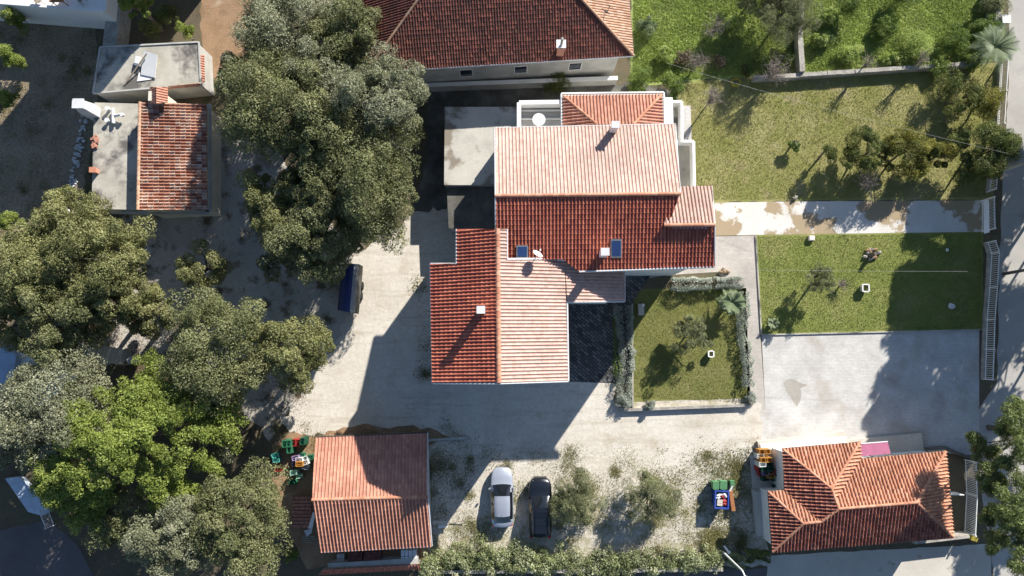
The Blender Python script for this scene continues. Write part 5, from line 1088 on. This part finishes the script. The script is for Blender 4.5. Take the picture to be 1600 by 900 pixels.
# garden wall and steps
t=thing('garden_wall','low dark wall along the bottom of the hedged garden','wall',W(1070,638,0)); p,q_=W(968,641,.35),W(1172,633,.35); MB().bar((p.x,p.y,.17),(q_.x,q_.y,.17),.22,.36).build('masonry',M['stonewall'],t)
t=thing('garden_wall','short low wall on the left side of the hedged garden','wall',W(988,560,0)); p,q_=W(988,475,.3),W(989,640,.3); MB().bar((p.x,p.y,.15),(q_.x,q_.y-.0,.15),.12,.3).build('masonry',M['stonewall'],t)
for (x0_,y0_,x1_,y1_,nm) in((1181,368,1190,523,'left kerb of the middle lawn'),(1190,523,1534,515,'kerb between the middle lawn and the paved courtyard')):
    p,q_=W(x0_,y0_,.1),W(x1_,y1_,.1); tag(MB().bar((p.x,p.y,.05),(q_.x,q_.y,.05),.1,.12).build('kerb',M['slab']),'thin concrete '+nm,'kerb')
# posts
t=thing('patio_post','slim post with round top at the patio corner','post',W(1001,478,0)); c=W(1001,478,0); MB().tube([c,c+Vector((0,0,1.1))],.05,8).build('shaft',M['metal_white'],t); MB().box((c.x-.02,c.y-.3,.2),(.45,.9,.38)).build('plinth',M['walk'],t); MB().lathe((c.x,c.y,1.08),[(.08,0),(.12,.06),(.05,.14)],12).build('globe',M['white'],t)
# ------------------------------------------------------------------ fences
def railing(name,label,path,h,seg,mat='metal_white',posts=2.4,z0=0.0,wall=0,slat=.16,cat='fence'):
    P=[W(a,b_,0) for a,b_ in path]; t=thing(name,label,cat,P[0])
    for i in range(len(P)-1):
        p,q_=P[i],P[i+1]; L=(q_-p).length; m=max(1,round(L/posts)); d=(q_-p).normalized()
        if wall: MB().bar((p.x,p.y,wall/2),(q_.x,q_.y,wall/2),.22,wall).build('base_wall',M['stonewall'],t)
        for k in range(m+1):
            c=p.lerp(q_,k/m); MB().box((c.x,c.y,h/2),(.09,.09,h+.06),math.atan2(d.y,d.x)).build('post',M[mat],t)
        for k in range(m):
            a_=p.lerp(q_,k/m)+d*.06; c_=p.lerp(q_,(k+1)/m)-d*.06; b=MB()
            for zz in(wall+.12,h-.06): b.bar(a_+Vector((0,0,zz)),c_+Vector((0,0,zz)),.05,.05)
            ns=int((c_-a_).length/slat)
            for j in range(ns): e=a_.lerp(c_,(j+.5)/ns); b.box((e.x,e.y,(wall+.12+h-.06)/2),(.035,.035,h-wall-.18),math.atan2(d.y,d.x))
            b.build('railing_panel',M[mat],t)
    return t
railing('white_fence','white metal railing along the road beside the middle lawn',[(1538,380),(1544,397),(1541,450),(1537,500),(1534,592)],1.35,1,wall=.3)
railing('entrance_gate','white metal gate closing the concrete path at the road',[(1533,314),(1534,362)],1.6,1,posts=2.5,slat=.12,cat='gate')
c=W(1535,338,1.3); t=thing('gate_canopy','white sheet panel lying over the left half of the entrance gate','panel',(c.x,c.y,0)); 
P=[W(a,b_,z) for a,b_,z in((1537,313,1.2),(1545,312,1.45),(1546,363,1.45),(1538,365,1.2))]; MB().hexa([p_-Vector((0,0,.04)) for p_ in P][::-1],P[::-1]).build('sheet',M['metal_white'],t)
railing('white_fence','white metal railing along the road beside the upper lawn, by the orange tree',[(1560,100),(1554,200),(1549,200),(1545,280)][0:2],1.2,1,wall=.35,posts=2.2,slat=.2)
railing('white_fence','short white railing piece between orange tree and entrance gate',[(1545,268),(1541,300)],1.2,1,wall=.3,posts=1.6,slat=.2)
railing('slatted_gate','white slatted fence right of the guest house under the pine',[(1507,718),(1509,770),(1506,830)],1.4,1,posts=2.5,slat=.13)
railing('stair_railing','white railing at the lower left street corner',[(76,795),(86,820)],1.1,1,posts=3,slat=.14)
# boundary walls
def wallrun(label,path,h,wd,mat='stonewall'):
    t=thing('boundary_wall',label,'wall',W(*path[0],0))
    for i in range(len(path)-1):
        p,q_=W(*path[i],h),W(*path[i+1],h); L=(q_-p).length; m=max(1,int(L/1.1)); b=MB()
        for k in range(m):
            a_=p.lerp(q_,k/m);c_=p.lerp(q_,(k+.985)/m); hh_=h*random.uniform(.93,1.05); b.bar((a_.x,a_.y,hh_/2),(c_.x,c_.y,hh_/2),wd*random.uniform(.9,1.1),hh_)
        b.build('masonry',M[mat],t)
wallrun('old stone wall between meadow and upper lawn',[(1178,121),(1250,117),(1380,108),(1530,98)],.7,.32); wallrun('crumbling stone wall running up through the meadow under the olive crown',[(1254,-20),(1251,60),(1254,112)],.9,.4)
wallrun('stone wall along the street below the hedge',[(655,894),(880,893),(1130,890)],.5,.25)
wallrun('low stone wall at the top right beside the road',[(1560,-30),(1562,60)],1.3,.5)
t=thing('gate_pillar','square pale pillar beside the road at the top right','pillar',W(1572,30,0)); c=W(1572,30,1.5); MB().box((c.x,c.y,.75),(.55,.55,1.5)).build('pillar_shaft',M['walk'],t); MB().box((c.x,c.y,1.54),(.68,.68,.08)).build('pillar_cap',M['white'],t)
wallrun('dark low wall between the paved courtyard and guest house yard',[(1448,702),(1480,700),(1530,722)],.6,.2,'slab3')
# rubble along the field
b=MB()
for i in range(90):
    s_=random.random(); c=W(133-26*s_+random.gauss(0,3),180+150*s_,.1); l=lump(c.x,c.y,.1,random.uniform(.06,.16),random.uniform(.06,.14),.1); k=len(b.v); b.v+=l.v; b.f+=[tuple(i2+k for i2 in f_) for f_ in l.f]; b.r+=l.r
tag(b.build('rubble_strip',M['gutter'])," strip of pale rubble stones between the shaded field and the old house".strip(),'rubble',kind='stuff')
# ------------------------------------------------------------------ poles, lamp, wires
t=thing('utility_pole','tall wooden utility pole by the road at the right edge','pole',W(1560,269,0)); c=W(1560,269,0); MB().tube([c,c+Vector((0,0,8.2))],[.14,.1],10).build('shaft',M['walk'],t); MB().bar(c+Vector((-.7,.3,7.8)),c+Vector((.7,-.3,7.8)),.1,.1).build('cross_arm',M['wood'],t)
t=thing('street_lamp','white street lamp post leaning over the bottom hedge','street lamp',W(1129,862,0)); c=W(1129,862,0); MB().tube([c,c+Vector((0,0,1)),c+Vector((0,0,4.6))],[.1,.08,.06],10).build('shaft',M['metal_white'],t); MB().tube([c+Vector((0,0,4.6)),c+Vector((.1,-.35,4.85))],.05,8).build('arm',M['metal_white'],t); MB().lathe((c.x+.12,c.y-.45,4.78),[(.1,0),(.19,.06),(.15,.16),(.04,.2)],12).build('lamp_head',M['metal_white'],t)
t=thing('metal_post','short grey metal post lying in the shade right of the street lamp','post',W(1135,856,0)); MB().bar(W(1131,853,.3),W(1139,863,.5),.16,.16).build('shaft',M['gutter'],t); MB().box(tuple(W(1139,863,.52)),(.22,.22,.1)).build('post_cap',M['metal_white'],t)
def wire(label,pts,r=.022):
    P=[W(*p) for p in pts]; b=MB()
    for i in range(len(P)-1):
        L=12; q_=[]
        for k in range(L+1): s_=k/L; v=P[i].lerp(P[i+1],s_)-Vector((0,0,.5*4*s_*(1-s_))); q_.append(v)
        b.tube(q_,r,5)
    tag(b.build('overhead_wire',M['greywall']),label,'wire',None)
wire('white overhead wire running from the meadow diagonally over the upper lawn',[(1040,98,6),(1576,240,7.0)],.006); wire('thin overhead wire crossing the garden and middle lawn horizontally',[(1024,419,7.5),(1512,424,6.5)],.006)
# ------------------------------------------------------------------ left bits
t=thing('corrugated_shed','small shed roof of weathered corrugated sheet between the oaks','shed',W(150,550,0)); b=MB(); P0,P1,P2,P3=W(112,530,2.0),W(194,546,2.0),W(186,570,1.7),W(104,552,1.7); m=66; prev=None
for i in range(m+1):
    s_=i/m; a_=P0.lerp(P1,s_)+Vector((0,0,.05*math.sin(i*1.57/1.5)));c_=P3.lerp(P2,s_)+Vector((0,0,.05*math.sin(i*1.57/1.5)))
    if prev: b.face([prev[0],a_,c_,prev[1]][::-1],random.random())
    prev=(a_,c_)
b.build('roof_sheet',M['walk'],t); 
for v in(P0,P1,P2,P3): MB().box((v.x*.985+W(150,550,1).x*.015,v.y*.985+W(150,550,1).y*.015,.85),(.1,.1,1.7)).build('post',M['wood'],t)
b=MB(); P=[W(a,b_,.32) for a,b_ in((-40,590),(16,538),(34,556),(28,588),(-40,640))]; b.prism(P,0,.9); tag(b.build('pool_cover',plain('pale_blue_sheet',(.34,.43,.55),.6,var=.15)),'pale blue covered flat surface at the left edge between the oaks','cover')
P=[W(a,b_,.5) for a,b_ in((8,748),(30,745),(78,798),(66,806),(44,800))]; tag(MB().prism(P,0,.5).box((*W(40,770,.6).xy,.52),(.8,.5,.06),.6).build('terrace_slab',plain('pale_blue_concrete',(.5,.58,.68),.7,var=.1)),'pale angled terrace slab at the lower left corner','terrace')
c=W(203,563,.9); t=thing('oil_drum','grey round drum standing at the end of the corrugated shed','drum',(c.x,c.y,0)); MB().lathe((0,0,0),[(.28,0),(.29,.02),(.29,.45),(.3,.46),(.29,.48),(.29,.86),(.3,.88),(.27,.88),(.26,.84)],16).build('drum_body',M['gutter'],t,True)
# trees beyond the right edge of the picture (they stand across the road and shade it)
def far(label,gx,gy,r,zt,nl=9000): return tree('roadside_tree',label,'tree',gx,gy,r,zt,'pine',leaf=.38,ncl=46,nl=nl,ground_px=True,group='trees across the road',zbase=6.2,crad=.24,trunk=.12)
far('tall tree across the road, level with the middle lawn',1614,335,95,13,12000); far('tall tree across the road, level with the entrance gate',1622,262,92,11,12000); far('tall tree across the road, near the top right',1700,90,80,9.5,8000)
far('tall tree across the road, level with the fruit trees',1640,205,95,11,15000); far('tall tree across the road, between the fruit trees and the pole',1610,235,80,9.5,14000); far('tall tree across the road, beyond the utility pole',1690,265,90,10.5,12000); far('tall tree across the road, level with the white railing',1680,400,80,11,9000)
far('tall tree beside the road whose dark thin trunk stands opposite the white railing',1568,428,70,11.5,11000)
far('tall tree across the road, level with the paved courtyard',1655,480,80,11,9000); far('tall tree across the road, level with the pines',1705,590,75,10,7000)
far('tall tree outside the bottom left corner',-90,770,90,8,8000); far('tall tree across the road, level with the orange tree',1655,170,70,8,7000)
